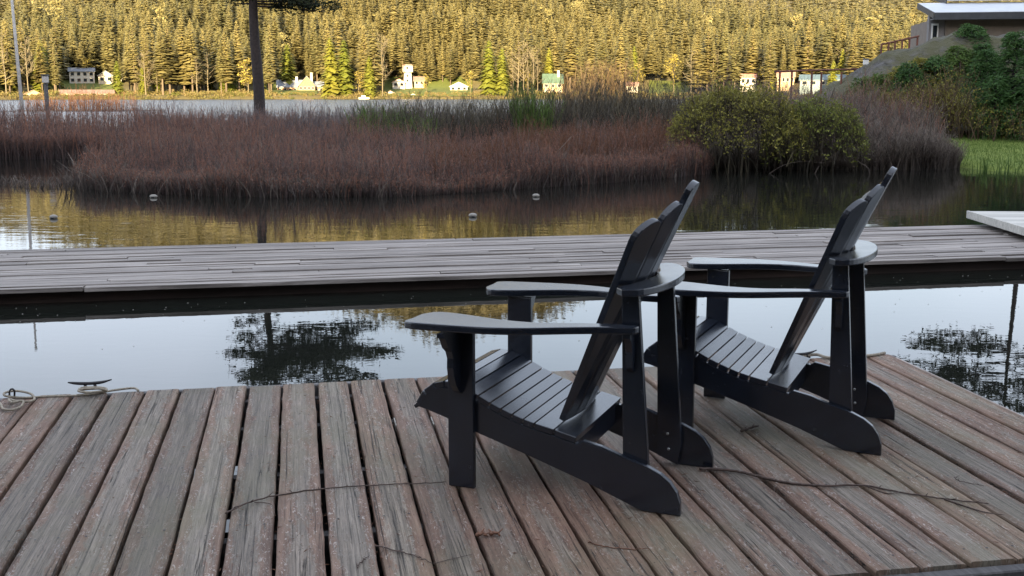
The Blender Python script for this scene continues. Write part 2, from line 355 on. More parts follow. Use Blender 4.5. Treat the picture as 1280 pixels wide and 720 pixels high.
# ------------------------------------------------------------------ adirondack chairs
HW = .2435
SEAT = [(.905, .262), (.882, .302), (.856, .329), (.818, .347), (.772, .349), (.72, .334), (.675, .312), (.631, .291), (.593, .276), (.557, .263), (.519, .251), (.482, .242), (.415, .229), (.338, .212)]
def seat_z(s):
    pts = sorted(SEAT); return float(np.interp(s, [p[0] for p in pts], [p[1] for p in pts]))
def make_chair():
    root = empty('adirondack_chair'); P = M['paint']
    low = [(0, 0), (.123, 0), (.135, .004), (.30, .066), (.492, .128), (.683, .186), (.775, .218), (.86, .243), (.893, .250), (.905, .243)]
    top = [(s, z - .021) for s, z in SEAT if s >= .415]
    top = [(.912, .252)] + top[1:] + [(.335, .190), (.318, .203), (.256, .191), (.187, .168), (.106, .145), (.065, .127), (.034, .104), (.012, .074), (.001, .040)]
    for sg in (1, -1):
        y0, y1 = (HW - .022, HW) if sg > 0 else (-HW, -HW + .022)
        link('stringer', bm_mesh('stringer', prism(low + top, y0, y1, 'y', .003, 2), P), root)
        yo, yi = sg * (HW + .0235), sg * (HW + .001); a, b_ = min(yo, yi), max(yo, yi)
        link('front_leg', bm_mesh('front_leg', prism([(.684, 0), (.774, 0), (.774, .546), (.684, .546)], a, b_, 'y', .003, 2), P), root)
        yo, yi = sg * (HW - .0235), sg * (HW - .0465); a, b_ = min(yo, yi), max(yo, yi)
        lg = link('rear_leg', bm_mesh('rear_leg', prism([(.118, .006), (.19, .034), (.206, .678), (.152, .678), (.106, .08)], a, b_, 'y', .003, 2), P), root)
        for zz, ss in ((.115, .155), (.06, .150)):
            V, T = tube([(ss, sg * (HW - .0465), zz), (ss, sg * (HW - .0485), zz)], .005, 8); link('screw', tri_mesh('screw', V, T, M['screw']), lg)
        # arm: wide curved paddle, narrow at the back
        out = [(.868, -.090), (.872, -.130), (.848, -.148), (.80, -.154), (.66, -.158), (.55, -.152), (.45, -.128), (.34, -.086), (.25, -.056), (.170, -.040), (.146, -.030), (.139, -.012)]
        inn = [(.146, .000), (.24, .000), (.33, -.014), (.44, -.042), (.55, -.036), (.64, -.012), (.72, .014), (.79, .030), (.84, .026), (.868, -.02)]
        poly = [(p[0], p[1]) for p in smooth_line(out, 3)] + [(p[0], p[1]) for p in smooth_line(inn, 3)]
        bm = bmesh.new(); lo = []; hi = []
        for s, l in poly:
            z = .571 + .018 * (.9 - s) / .72; y = sg * (HW - l)
            lo.append(bm.verts.new((s, y, z - .0235))); hi.append(bm.verts.new((s, y, z)))
        bm.faces.new(lo); bm.faces.new(hi)
        for i in range(len(lo)): j = (i + 1) % len(lo); bm.faces.new((lo[i], lo[j], hi[j], hi[i]))
        bmesh.ops.recalc_face_normals(bm, faces=bm.faces)
        ed = [e for e in bm.edges if all(v in hi for v in e.verts) or all(v in lo for v in e.verts)]
        bmesh.ops.bevel(bm, geom=ed, offset=.005, segments=2, profile=.6, affect='EDGES', clamp_overlap=True)
        link('arm_rest', bm_mesh('arm_rest', bm, P), root)
        # scrolled bracket under the arm on the outside of the front leg
        scr = [(0, 0), (.140, 0), (.140, -.014), (.126, -.018), (.116, -.032), (.104, -.052), (.080, -.070), (.068, -.095), (.070, -.125), (.064, -.155), (.046, -.19), (.022, -.215), (0, -.225)]
        bm = bmesh.new(); ys = HW + .0245
        c0 = [bm.verts.new((.720, sg * (ys + p[0]), .5468 + p[1])) for p in scr]; c1 = [bm.verts.new((.742, sg * (ys + p[0]), .5468 + p[1])) for p in scr]
        bm.faces.new(c0); bm.faces.new(c1)
        for i in range(len(scr)): j = (i + 1) % len(scr); bm.faces.new((c0[i], c0[j], c1[j], c1[i]))
        link('arm_bracket', bm_mesh('arm_bracket', bm, P), root)
        bm = bmesh.new(); ys = HW - .0225
        sm = [(0, 0), (.055, 0), (.055, -.012), (.040, -.03), (.028, -.06), (.024, -.11), (0, -.13)]
        c0 = [bm.verts.new((.160, sg * (ys + p[0]), .5645 + p[1])) for p in sm]; c1 = [bm.verts.new((.182, sg * (ys + p[0]), .5645 + p[1])) for p in sm]
        bm.faces.new(c0); bm.faces.new(c1)
        for i in range(len(sm)): j = (i + 1) % len(sm); bm.faces.new((c0[i], c0[j], c1[j], c1[i]))
        link('arm_bracket', bm_mesh('arm_bracket', bm, P), root)
    # seat slats follow the dished rails
    cuts = [.905, .876, .838, .799, .758, .717, .675, .634, .595, .556, .518, .480, .413, .336]
    for i in range(len(cuts) - 1):
        s0, s1 = cuts[i + 1] + .0025, cuts[i] - .0025; z0, z1 = seat_z(s0), seat_z(s1)
        d = Vector((s1 - s0, z1 - z0)); L = d.length; d /= L; nn = Vector((-d.y, d.x)); th = .0205
        q = [(s0, z0), (s1, z1), (s1 - nn.x * th, z1 - nn.y * th), (s0 - nn.x * th, z0 - nn.y * th)]
        hw = HW + .0005 if not (.66 < (s0 + s1) / 2 < .79) else HW
        link('seat_slat', bm_mesh('seat_slat', prism(q, -hw, hw, 'y', .002, 1), P), root)
    # fan back: five tapering slats with rounded tops
    b0 = Vector((.405, .243)); u = Vector((-.362, .777)).normalized(); nrm = Vector((-u.y, u.x)) * -1
    wb, wt, gap = .0690, .0945, .005
    for k in range(-2, 3):
        Ls = {0: .850, 1: .780, 2: .730}[abs(k)]
        def half(l): return (wb + (wt - wb) * l / .87)
        def yk(l, e): return (k * half(l)) + e * (half(l) - gap) / 2
        ol = []
        ol.append((yk(0, -1), 0)); ol.append((yk(0, 1), 0))
        rr = half(Ls) / 2; rt = rr * (.85 if k == 0 else 1.0)
        for a in np.linspace(0, math.pi, 13):
            # outer slats round off towards the outside
            x = math.cos(a); zz = math.sin(a) ** .8
            skew = -.018 * x * (1 if k > 0 else -1 if k < 0 else 0) * 1.0
            l = Ls - rt + rt * zz + (skew if k else 0)
            ol.append((yk(Ls, 1) * 0 + k * half(Ls) + x * (half(Ls) - gap) / 2, l))
        bm = bmesh.new(); th = .021; f0 = []; f1 = []
        for y, l in ol:
            p = b0 + u * l; bow = .064 * (y / .21) ** 2 * (.45 + .55 * l / .87)
            f0.append(bm.verts.new((p.x + bow, y, p.y))); q = p + Vector((-u.y, u.x)) * th; f1.append(bm.verts.new((q.x + bow, y, q.y)))
        bm.faces.new(f0); bm.faces.new(f1)
        for i in range(len(f0)): j = (i + 1) % len(f0); bm.faces.new((f0[i], f0[j], f1[j], f1[i]))
        bmesh.ops.recalc_face_normals(bm, faces=bm.faces)
        ed = [e for e in bm.edges if all(v in f0 for v in e.verts) or all(v in f1 for v in e.verts)]
        bmesh.ops.bevel(bm, geom=ed, offset=.003, segments=2, profile=.6, affect='EDGES', clamp_overlap=True)
        link('back_slat', bm_mesh('back_slat', bm, P), root)
    # half-round shelf board behind the back, on the rear legs
    pl = [(.178, .285), (.178, -.285)]
    for a in np.linspace(-math.pi / 2, math.pi / 2, 25): pl.append((.190 - .108 * math.cos(a) ** .9, .272 * math.sin(a)))
    pl = [(.214, .245), (.172, .1), (.160, .0), (.172, -.1), (.214, -.245)] + pl[2:]
    link('back_brace', bm_mesh('back_brace', prism(pl, .6785, .702, 'z', .004, 2), P), root)
    bpart('lower_rail', root, P, .352, .374, -HW + .024, HW - .024, .12, .185)
    return root
chair = make_chair()
def put_chair(o, a, ang):
    th = R(ang); wv = Vector((math.cos(th - math.pi / 2), math.sin(th - math.pi / 2), 0))
    p = Vector((a[0], a[1], .0)) + wv * HW; o.matrix_world = MD @ Matrix.Translation(p + Vector((0, 0, .001))) @ Matrix.Rotation(th, 4, 'Z')
chair2 = copy_tree(chair)
put_chair(chair, (.516, 3.256), 157.8); put_chair(chair2, (1.317, 3.822), 155.8)
tag(chair, 'black slatted wooden armchair whose front leg touches a thin dry stem on the planks', 'chair', 'black armchairs on the deck')
tag(chair2, 'black slatted wooden armchair with a mooring cleat just behind its seat', 'chair', 'black armchairs on the deck')

# ------------------------------------------------------------------ long dock across the water
DA = R(11.75); dn = Vector((-math.sin(DA), math.cos(DA), 0)); dl = Vector((math.cos(DA), math.sin(DA), 0))
dock = empty('long_dock', loc=dn * 9.62, rz=DA); DZ = .145
tag(dock, 'long low dock of silver-grey boards running across the water', 'dock')
nb = 23; bw = 2.55 / nb; rs = random.Random(5)
cache = {}
for i in range(nb):
    cut = [-13]
    while cut[-1] < 15: cut.append(cut[-1] + rs.choice((3.0, 3.66, 4.2, 4.88)))
    off = rs.uniform(-1.5, 1.5) if i % 3 else 0
    for j in range(len(cut) - 1):
        x0, x1 = cut[j] + off * (j > 0), cut[j + 1] + off
        L = round(x1 - x0 - .006, 2); key = (L, rs.randint(0, 3))
        if key not in cache: cache[key] = plank_mesh('board', L, bw - .011, .036, M['dock'], hash(key) % 9999, 10, .005)
        o = link('board', cache[key], dock); o.location = (x0, bw * (i + .5), DZ + rs.uniform(-.010, .006)); o.rotation_euler = (rs.uniform(-.05, .05), 0, 0)
bpart('beam', dock, M['beam'], -13, 15, .13, .20, -.02, DZ - .052)
bpart('beam', dock, M['beam'], -13, 15, 2.43, 2.5, -.02, DZ - .05)
for x0 in np.arange(-12.8, 14.5, 2.4):
    bpart('float', dock, M['black'], x0, x0 + 2.0, .24, 2.38, -.25, DZ - .055)

# landing ramp on the dock's end by the lawn
rp = empty('landing_ramp', loc=(5.55, 11.95, 0)); tag(rp, 'pale new-wood gangway landing resting on the grey dock', 'ramp')
for i in range(13): bpart('tread', rp, M['ramp'], 0, 4.2, i * .141, i * .141 + .134, .262, .292, bev=.003)
bpart('side_board', rp, M['ramp'], -.034, -.004, -.01, 1.84, .205, .296, bev=.003)
bpart('side_board', rp, M['ramp'], 0, 4.2, -.034, -.006, .205, .290, bev=.003)
for x in (.45, 3.6):
    for y in (.25, 1.55): bpart('foot', rp, M['beam'], x, x + .09, y, y + .09, DZ, .262)
rp.rotation_euler = (0, 0, R(-3))

# ------------------------------------------------------------------ small things on the deck
def deck_thing(name, V, T, mat, loc):
    """mesh in deck-frame coordinates, origin moved to loc"""
    V = np.asarray(V, float) - np.array(loc); o = link(name, tri_mesh(name, V, T, mat)); o.matrix_world = MD @ Matrix.Translation(loc); return o
def deck_ray(px, py):
    p = math.atan(260 / 1400); u, v = px - 640, py - 360
    fw = 1400 * math.cos(p) - v * math.sin(p); dn_ = 1400 * math.sin(p) + v * math.cos(p); t = 1.32 / dn_
    return np.array((u * t, fw * t, 0.))
def stick(name, pix, r0, r1, label, mat='twig', side=(), jit=.004, cat='twig', group=None, hgt=None):
    pts = [deck_ray(*p) for p in pix]; pts = smooth_line(pts, 7); n = len(pts); rs = random.Random(int(pix[0][0]))
    rad = [r0 + (r1 - r0) * i / (n - 1) for i in range(n)]
    for i in range(n): pts[i][2] = rad[i] + .0025 + (hgt or 0) * math.sin(math.pi * i / (n - 1)); pts[i][0] += rs.uniform(-jit, jit); pts[i][1] += rs.uniform(-jit, jit)
    tm = TM(); tm.add(*tube(pts, rad, 6))
    for k in range(2, n - 1, 4):
        d = np.array([rs.uniform(-.02, .02), rs.uniform(-.02, .02), rs.uniform(.002, .01)]); tm.add(*tube([pts[k], pts[k] + d], [rad[k] * .8, rad[k] * .4], 5))
    for s in side:
        q = [deck_ray(*p) for p in s]; q = smooth_line(q, 5)
        for a in q: a[2] = r1 + .002
        tm.add(*tube(q, [r0 * .6 + (r1 * .5 - r0 * .6) * i / (len(q) - 1) for i in range(len(q))], 5))
    V = np.concatenate(tm.V); o = deck_thing(name, V, np.concatenate(tm.T), M[mat], tuple(pts[0] * np.array((1, 1, 0)))); tag(o, label, cat, group); return o
stick('twig', [(874, 588), (910, 590), (945, 597), (985, 606), (1030, 609), (1080, 609), (1125, 617), (1180, 625), (1235, 631)], .0055, .0018, 'long knobbly brown twig lying across the planks behind the two chairs', side=[[(1085, 610), (1108, 618), (1120, 617)], [(1180, 625), (1225, 640), (1255, 645)]])
stick('twig', [(284, 643), (300, 634), (335, 623), (390, 614), (450, 609), (510, 606), (556, 604)], .0028, .0016, 'thin dark dry stem lying across planks up to a chair leg', side=[[(318, 629), (338, 631), (343, 640)]])
stick('twig', [(470, 684), (500, 691), (525, 699), (541, 706)], .0022, .0012, 'short pale forked stem by a tuft of needles in a plank joint', side=[[(541, 706), (560, 701), (590, 694)]])
stick('twig', [(925, 541), (934, 538), (947, 534)], .006, .004, 'stubby dark piece of twig between the two chairs')
stick('twig', [(735, 679), (760, 685), (790, 688), (812, 687)], .0018, .001, 'small reddish stem with a husk lying on grey planks', 'litter')
stick('twig', [(1192, 597), (1198, 602), (1215, 606), (1228, 608)], .0016, .001, 'tiny curved dry stem on planks near the deck side', 'twig')
stick('twig', [(446, 712), (452, 703), (460, 697)], .002, .0012, 'short dark curl of stem beside a tuft of needles', 'twig')
for (px, py) in ((596, 672), (612, 671)): stick('husk', [(px, py), (px + 8, py - 1), (px + 13, py + 1)], .006, .003, 'curled rusty seed husk on a grey plank', 'litter', cat='husk', group='rusty husks', hgt=.004)
# nail heads over the joists
tm = TM()
for i in range(len(GAPS) - 1):
    for t in (2.72, 3.28, 3.84, 4.40, 4.80):
        for f in (.26, .74):
            c = np.array(deckpt(GAPS[i] + (GAPS[i + 1] - GAPS[i]) * f + random.uniform(-.006, .006), t + random.uniform(-.006, .006), 0.0028)); ring_ = [c + (.0042 * math.cos(k * 1.0472), .0042 * math.sin(k * 1.0472), 0) for k in range(6)]
            tm.add(ring_ + [c + (0, 0, .0012)], [(k, (k + 1) % 6, 6) for k in range(6)])
V = np.concatenate(tm.V); o = link('nail_heads', tri_mesh('nail_heads', V, np.concatenate(tm.T), M['cleat']), deck); o.matrix_parent_inverse = Matrix.Rotation(PANG, 4, 'Z').inverted(); o['kind'] = 'stuff'
# litter: needles and crumbs, thickest along the joints
rs = np.random.default_rng(8); tm = TM()
for i in range(1500):
    if rs.random() < .55:
        g_ = GAPS[rs.integers(5, len(GAPS))]; n = g_ + rs.normal(0, .006); z = -.004
    else: n = rs.uniform(-1.6, NR); z = .002
    t = rs.uniform(T0 + .02, T1 - .03); c = np.array(deckpt(n, t, z)); L = rs.choice((.004, .006, .010, .022, .03), p=(.32, .3, .2, .12, .06)); a = rs.uniform(0, 6.28)
    d = np.array((math.cos(a), math.sin(a), rs.uniform(-.1, .2))) * L / 2; s = np.array((-math.sin(a), math.cos(a), 0)) * rs.uniform(.0006, .0022)
    if abs(n - NR) < .02: continue
    u3 = np.array((0, 0, .002)); tm.add([c - d, c + s, c + d, c - s, c + u3], [(0, 1, 4), (1, 2, 4), (2, 3, 4), (3, 0, 4), (0, 3, 1), (1, 3, 2)])
o = link('leaf_litter', tm.mesh('leaf_litter', M['litter'])); o.matrix_world = MD; tag(o, 'dry needles and crumbs scattered over the deck planks', 'litter', kind='stuff')

def cleat(name, c, ang, label, scale=1.0):
    rt = empty(name, mw=MD @ Matrix.Translation(c) @ Matrix.Rotation(ang, 4, 'Z') @ Matrix.Diagonal((scale, scale, scale, 1)))
    link('foot', bm_mesh('foot', box(-.055, .055, -.018, .018, 0.002, .010, .002), M['cleat']), rt)
    for x in (-.025, .025): V, T = tube([(x * 1.3, 0, .008), (x, 0, .035)], [.010, .008], 8); link('post', tri_mesh('post', V, T, M['cleat']), rt)
    V, T = tube(smooth_line([(-.125, 0, .052), (-.07, 0, .043), (0, 0, .039), (.07, 0, .043), (.125, 0, .056)], 4), [.004, .006, .008, .009, .0095, .010, .010, .010, .010, .010, .010, .010, .009, .008, .006, .005, .004][:17], 8); link('horn', tri_mesh('horn', V, T, M['cleat']), rt)
    return tag(rt, label, 'cleat')
cp = deck_ray(113, 487); cleat('mooring_cleat', Vector((cp[0], cp[1], 0)), R(12), 'dark iron mooring cleat with a tan rope wound round it', .72)
cp2 = deck_ray(1003, 446); cleat('mooring_cleat', Vector((cp2[0], cp2[1] - .03, 0)), R(25), 'dark iron mooring cleat behind the far chair seat', .6)
def rope(pts, r, label, nm='mooring_rope'):
    tm = TM(); pts = smooth_line(pts, 6); tm.add(*tube(pts, r, 8)); V = np.concatenate(tm.V); o = deck_thing(nm, V, np.concatenate(tm.T), M['rope'], tuple(np.array(pts[0]) * np.array((1, 1, 0)))); return tag(o, label, 'rope')
def dp(px, py, z): p = deck_ray(px, py); k = (1.32 - z) / 1.32; return (p[0] * k, p[1] * k, z)
rr = .0050
rope([dp(173, 488, rr), dp(166, 485, rr), (dp(140, 488, rr)), dp(120, 491.5, rr + .004), dp(100, 488, .024), dp(104, 484.5, .026), dp(128, 484.5, .030), dp(132, 488, .024), dp(110, 490.5, .026), dp(98, 488.5, .028), dp(106, 486, .033), dp(127, 486, .034),
      dp(131, 490, .018), dp(100, 494, rr), dp(60, 495.5, rr), dp(30, 497, rr), dp(8, 495, .012), dp(6, 491, .02), dp(20, 488.5, .022), dp(38, 492, .016), dp(43, 499, .012), dp(34, 502, .013), dp(20, 501, .013), dp(11, 499, .012), dp(16, 503, .020), dp(28, 501, .022), dp(27, 507, .010), dp(16, 512, .008), dp(4, 511, .008), dp(0, 504, .008), dp(-14, 500, .008), dp(-60, 503, .008)], rr, 'tan mooring rope looped loosely round the cleat and coiled beside it')
rope([dp(985, 444, .008), dp(1000, 446, .008), dp(1020, 443, .012), dp(1035, 447, .010), dp(1060, 446, .008), dp(1090, 444, .008), dp(1106, 441, .008)], .0075, 'short dark rope lying on the deck edge behind the far chair')
V, T = tube(smooth_line([dp(12, 497, .002), dp(12, 489, .03), dp(15, 486, .05), dp(18, 489, .04), dp(18, 497, .002)], 4), .004, 6)
tag(deck_thing('eye_bolt', V, T, M['cleat'], dp(14, 497, 0)), 'upright iron eye bolt beside the coiled tan rope', 'bolt')

# floats on the pond
for px, py, sz, lab in ((192, 247, .07, 'small pale float on dark pond water below the grey thicket fringe'), (67, 273, .06, 'small dark-sided float on golden rippled water'), (591, 271, .06, 'small pale float near the golden reflection'), (670, 246, .065, 'small pale float close to the red thicket reflection')):
    p = at(px, py, 1); k = CAM_H / (CAM_H - p.z); c = Vector((0, 0, CAM_H)) + (p - Vector((0, 0, CAM_H))) * k
    fl = empty('pond_float', loc=(c.x, c.y, 0), rz=random.uniform(-.4, .4)); bm = bmesh.new()
    bmesh.ops.create_uvsphere(bm, u_segments=12, v_segments=8, radius=1); bmesh.ops.scale(bm, vec=(sz, .045, .035), verts=bm.verts); bmesh.ops.translate(bm, vec=(0, 0, .02), verts=bm.verts)
    link('body', bm_mesh('body', bm, M['float'], True), fl); bpart('collar', fl, M['black'], -sz * .35, sz * .35, -.046, .046, -.005, .016, bev=.004)
    tag(fl, lab, 'float', 'floats on the pond')

# specks adrift on the still water
rs = np.random.default_rng(31); tm = TM()
for i in range(190):
    u_ = rs.uniform(-6, 7); dd = abs(rs.normal(0, .55)) if rs.random() < .6 else rs.uniform(0, 3.4); c = np.array(dn * (9.55 - dd) + dl * u_) + (0, 0, .002); r_ = rs.uniform(.003, .008); a = rs.uniform(0, 6.28)
    if c[1] < 5.9: continue
    tm.add([c + (r_ * math.cos(a + k * 1.57), r_ * .7 * math.sin(a + k * 1.57), 0) for k in range(4)] + [c + (0, 0, .003)], [(0, 1, 4), (1, 2, 4), (2, 3, 4), (3, 0, 4)])
o = link('floating_specks', tm.mesh('floating_specks', M['float'])); tag(o, 'tiny pale seeds and specks adrift on the still water between the docks', 'debris', kind='stuff')

# ================================================================== landscape
FOL = dict(
    fir=mat_leaf('fir_foliage', (.122, .112, .044), (.18, .150, .054), (.235, .185, .064), objrand=True, trans=.08),
    forest=mat_leaf('forest_foliage', (.112, .108, .048), (.178, .150, .058), (.235, .188, .070), trans=.08),
    cedar_far=mat_leaf('cedar_foliage', (.085, .10, .014), (.14, .14, .018), (.19, .165, .026), objrand=True, trans=.08),
    maple=mat_leaf('budding_foliage', (.13, .11, .02), (.21, .165, .03), (.26, .20, .045), objrand=True, trans=.08),
    maple_mass=mat_leaf('shore_brush_leaves', (.09, .10, .02), (.15, .115, .04), (.19, .14, .06)),
    bare=mat_leaf('pale_bark', (.12, .095, .06), (.17, .135, .085), (.21, .17, .11), objrand=True),
    pine=mat_leaf('pine_needles', (.018, .026, .012), (.032, .040, .018), (.055, .058, .024)),
    cedar=mat_leaf('cedar_sprays', (.026, .060, .018), (.052, .115, .030), (.09, .155, .042)),
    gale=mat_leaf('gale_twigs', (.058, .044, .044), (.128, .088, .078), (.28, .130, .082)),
    mauve=mat_leaf('mauve_twigs', (.052, .044, .046), (.105, .086, .086), (.185, .135, .12)),
    dkwillow=mat_leaf('dark_willow_stems', (.020, .017, .014), (.052, .043, .032), (.11, .092, .056)),
    galegrey=mat_leaf('grey_twigs', (.048, .039, .034), (.105, .083, .070), (.20, .165, .135)),
    willow=mat_leaf('willow_stems', (.036, .030, .022), (.085, .070, .045), (.14, .12, .065)),
    wleaf=mat_leaf('willow_leaves', (.14, .135, .028), (.215, .20, .040), (.29, .255, .055)),
    wleaf2=mat_leaf('green_willow_leaves', (.10, .125, .026), (.17, .19, .04), (.24, .245, .05)),
    gleaf=mat_leaf('fresh_leaves', (.045, .085, .018), (.085, .140, .028), (.12, .17, .04)),
    dogwood=mat_leaf('red_stems', (.07, .035, .022), (.12, .055, .032), (.16, .075, .04)),
    brush=mat_leaf('brown_brush', (.05, .035, .022), (.095, .062, .036), (.15, .10, .05)),
)
M['bark'] = mat_simple('dark_bark', (.032, .023, .021), .95, .45, 9)
M['fbark'] = mat_simple('far_bark', (.10, .07, .045), .95, .3, 2)
M['hill'] = mat_simple('forest_floor', (.115, .092, .036), .95, .5, .05)
M['mud'] = mat_simple('marsh_mud', (.060, .048, .042), .9, .4, 3)
def mat_grass(name, a, b_):
    m, nt, bs = nmat(name); geo = N(nt, 'NewGeometry'); n = noise(nt, geo.outputs['Position'], .9, 6, .65); n2 = noise(nt, geo.outputs['Position'], 14., 4, .6)
    c = mixc(nt, rng_(nt, n2, .35, .65, 0, .55), ramp(nt, n, [(.3, a), (.7, b_)]), tuple(x * .55 for x in a)); nt.links.new(c, bs.inputs['Base Color']); bs.inputs['Roughness'].default_value = .9
    bs.inputs['Specular IOR Level'].default_value = .2; bump(nt, bs, n2, .8, .05); return m
M['grass'] = mat_grass('lawn_grass', (.135, .185, .034), (.185, .225, .045))
M['fgrass'] = mat_grass('far_lawn_grass', (.10, .125, .03), (.15, .155, .04))
M['shoreg'] = mat_grass('shore_brush', (.10, .085, .035), (.15, .11, .045))
def mat_rock():
    m, nt, b = nmat('mossy_rock'); geo = N(nt, 'NewGeometry'); n = noise(nt, geo.outputs['Position'], .8, 7, .65); n2 = noise(nt, geo.outputs['Position'], 4., 6, .7)
    c = ramp(nt, n2, [(.3, (.035, .033, .031)), (.5, (.12, .112, .108)), (.75, (.23, .22, .21))])
    c = mixc(nt, rng_(nt, n, .36, .52, 0, .88), c, (.105, .098, .036)); nt.links.new(c, b.inputs['Base Color']); b.inputs['Roughness'].default_value = .9; bump(nt, b, n2, 1.0, .35); return m
M['rock'] = mat_rock()

# ---------------- terrain of the far shore
AZ = np.array([-60, -40, -27, -24, -20, -15, -9, -4, 2, 7, 11, 14, 19, 26, 40, 60.]); EL = np.array([5, 5.6, 6.2, 7.0, 8.6, 10.0, 11.4, 13.1, 11.9, 8.8, 6.9, 6.2, 5.8, 5.9, 5.5, 5.])
def HZ(x, y):
    r = np.hypot(x, y); az = np.degrees(np.arctan2(x, y)); e = np.radians(np.interp(az, AZ, EL))
    zr = 1300 * np.tan(e) - 26; k = (zr - 4.5) / 760
    z = np.where(r < 484, -2., np.where(r < 492, -2 + (r - 484) / 8 * 3.2, np.where(r < 545, 1.2 + (r - 492) / 53 * 3.3, 4.5 + (r - 545) * k)))
    z = np.where(r > 1300, zr - (r - 1300) * .12, z)
    lump = 5 * np.sin(x * .021 + 1.3) * np.sin(y * .017) + 3 * np.sin(x * .051 + y * .043)
    return z + lump * np.clip((r - 560) / 120, 0, 1)
azs = np.radians(np.linspace(-60, 60, 161)); rsx = np.concatenate([np.linspace(482, 560, 20), np.linspace(570, 1300, 50), [1400, 1600]])
A_, R_ = np.meshgrid(azs, rsx); X_, Y_ = R_ * np.sin(A_), R_ * np.cos(A_); Z_ = HZ(X_, Y_)
nx, ny = len(azs), len(rsx); ii = (np.arange(ny - 1)[:, None] * nx + np.arange(nx - 1)[None]).ravel()
hill = link('wooded_hill', tri_mesh('wooded_hill', np.stack([X_, Y_, Z_], -1).reshape(-1, 3), np.concatenate([np.stack([ii, ii + 1, ii + nx + 1], 1), np.stack([ii, ii + nx + 1, ii + nx], 1)]), M['hill'])); tag(hill, kind='structure')
def strip(name, az0, az1, r0, r1, mat, dz=.15, n=24, m=6):
    a = np.radians(np.linspace(az0, az1, n)); r = np.linspace(r0, r1, m); A, Rr = np.meshgrid(a, r); X, Y = Rr * np.sin(A), Rr * np.cos(A); Z = HZ(X, Y) + dz
    i = (np.arange(m - 1)[:, None] * n + np.arange(n - 1)[None]).ravel()
    o = link(name, tri_mesh(name, np.stack([X, Y, Z], -1).reshape(-1, 3), np.concatenate([np.stack([i, i + 1, i + n + 1], 1), np.stack([i, i + n + 1, i + n], 1)]), mat)); return tag(o, kind='structure')
def azp(px): return math.degrees(math.atan((px - 640) / F_PX / math.cos(PITCH) * 1.0))
strip('shore_brush', -40, 40, 487, 500, M['shoreg'], .25, 120, 4)
strip('far_lawn', azp(482), azp(592), 491, 562, M['fgrass'], .5)
strip('far_lawn', azp(806), azp(860), 491, 562, M['fgrass'], .5)
strip('far_lawn', azp(60), azp(160), 501, 566, M['fgrass'], .45)
strip('far_lawn', azp(340), azp(404), 500, 556, M['fgrass'], .45)

# ---------------- tree templates (unit height)
def conifer(nwh, nb, seed, rad=.15, z0=.10, droop=.35, dense=False, dia=.42):
    rs = np.random.default_rng(seed); V = []; T = []; A = []
    for i in range(nwh):
        f = (i + rs.uniform(-.3, .3)) / nwh; f = min(max(f, 0), .985); z = z0 + (1 - z0) * f
        rr = rad * ((1 - f) ** (.75 if not dense else .55)) * (1 + .0 * f) * (.45 + .55 * min(1, (f + .06) / .22)) + .006
        a0 = rs.uniform(0, 6.28)
        for b in range(nb):
            a = a0 + 6.283 * b / nb + rs.normal(0, .25); L = rr * rs.uniform(.6, 1.25); u = np.array((math.cos(a), math.sin(a), 0)); s = np.array((-u[1], u[0], 0))
            dz = L * droop * rs.uniform(.3, 1.3); w = L * dia * rs.uniform(.7, 1.2); k = len(V); t = rs.uniform(0, 1)
            lift = rs.uniform(.0, .012)
            V += [u * .004 + (0, 0, z + lift), u * L * .6 + s * w + (0, 0, z - dz * .6 - .006), u * L + (0, 0, z - dz + .006), u * L * .6 - s * w + (0, 0, z - dz * .6 - .006)]; T += [(k, k + 1, k + 2), (k, k + 2, k + 3)]; A += [t * .7, t, t, t]
    V.append((0, 0, 1.0)); 
    n = len(V); V += [(.006, 0, .93), (-.003, .006, .93), (-.003, -.006, .93)]; T += [(n - 1, n, n + 1), (n - 1, n + 1, n + 2), (n - 1, n + 2, n)]; A += [.5] * 4
    return np.array(V, float), np.array(T), np.array(A)
def trunk_tpl(h=.9, r=.011): V, T = tube([(0, 0, -.02), (0, 0, h * .5), (0, 0, h)], [r, r * .75, r * .2], 5, False); return np.array(V), np.array(T)
def bare_tpl(seed, nbr=26, leafy=0, spread=.28):
    rs = np.random.default_rng(seed); tm = TM(); pts = [(0, 0, -.02), (.01, 0, .3), (-.01, .01, .65), (0, 0, .98)]; tm.add(*tube(pts, [.012, .010, .006, .001], 5, False), a=.6); lv = TM()
    for i in range(nbr):
        z = rs.uniform(.22, .9); a = rs.uniform(0, 6.28); L = spread * (1.05 - z) ** .6 * rs.uniform(.5, 1.1) * .8 + .03; up = rs.uniform(.5, 1.3)
        u = np.array((math.cos(a), math.sin(a), 0)); p0 = np.array((0, 0, z)); p1 = p0 + u * L * .55 + (0, 0, L * .4 * up); p2 = p0 + u * L + (0, 0, L * up)
        tm.add(*tube([p0, p1, p2], [.005, .0035, .001], 3, False), a=rs.uniform(.3, 1))
        for j in range(6):
            q = p0 + (p2 - p0) * rs.uniform(.3, 1); d = rs.normal(0, .035, 3) + (0, 0, .03); s = np.array((.003, .002, 0)); tm.add([q - s, q + s, q + d], [(0, 1, 2)], a=rs.uniform(.3, 1))
        for j in range(leafy):
            q = p0 + (p2 - p0) * rs.uniform(.25, 1.05) + rs.normal(0, .03, 3); d = rs.normal(0, .02, (3, 3)); lv.add(q + d, [(0, 1, 2)], a=rs.uniform(0, 1))
    return tm, lv
def grow(name, kinds): ...
FIRS = [conifer(30, 10, 40 + i, rad=.105 + .014 * (i % 4), z0=.16 + .05 * (i % 3), droop=.30 + .1 * (i % 2), dia=.30) for i in range(6)]
CEDS = [conifer(34, 11, 60 + i, rad=.17, z0=.02, droop=.8, dense=True, dia=.26) for i in range(3)]
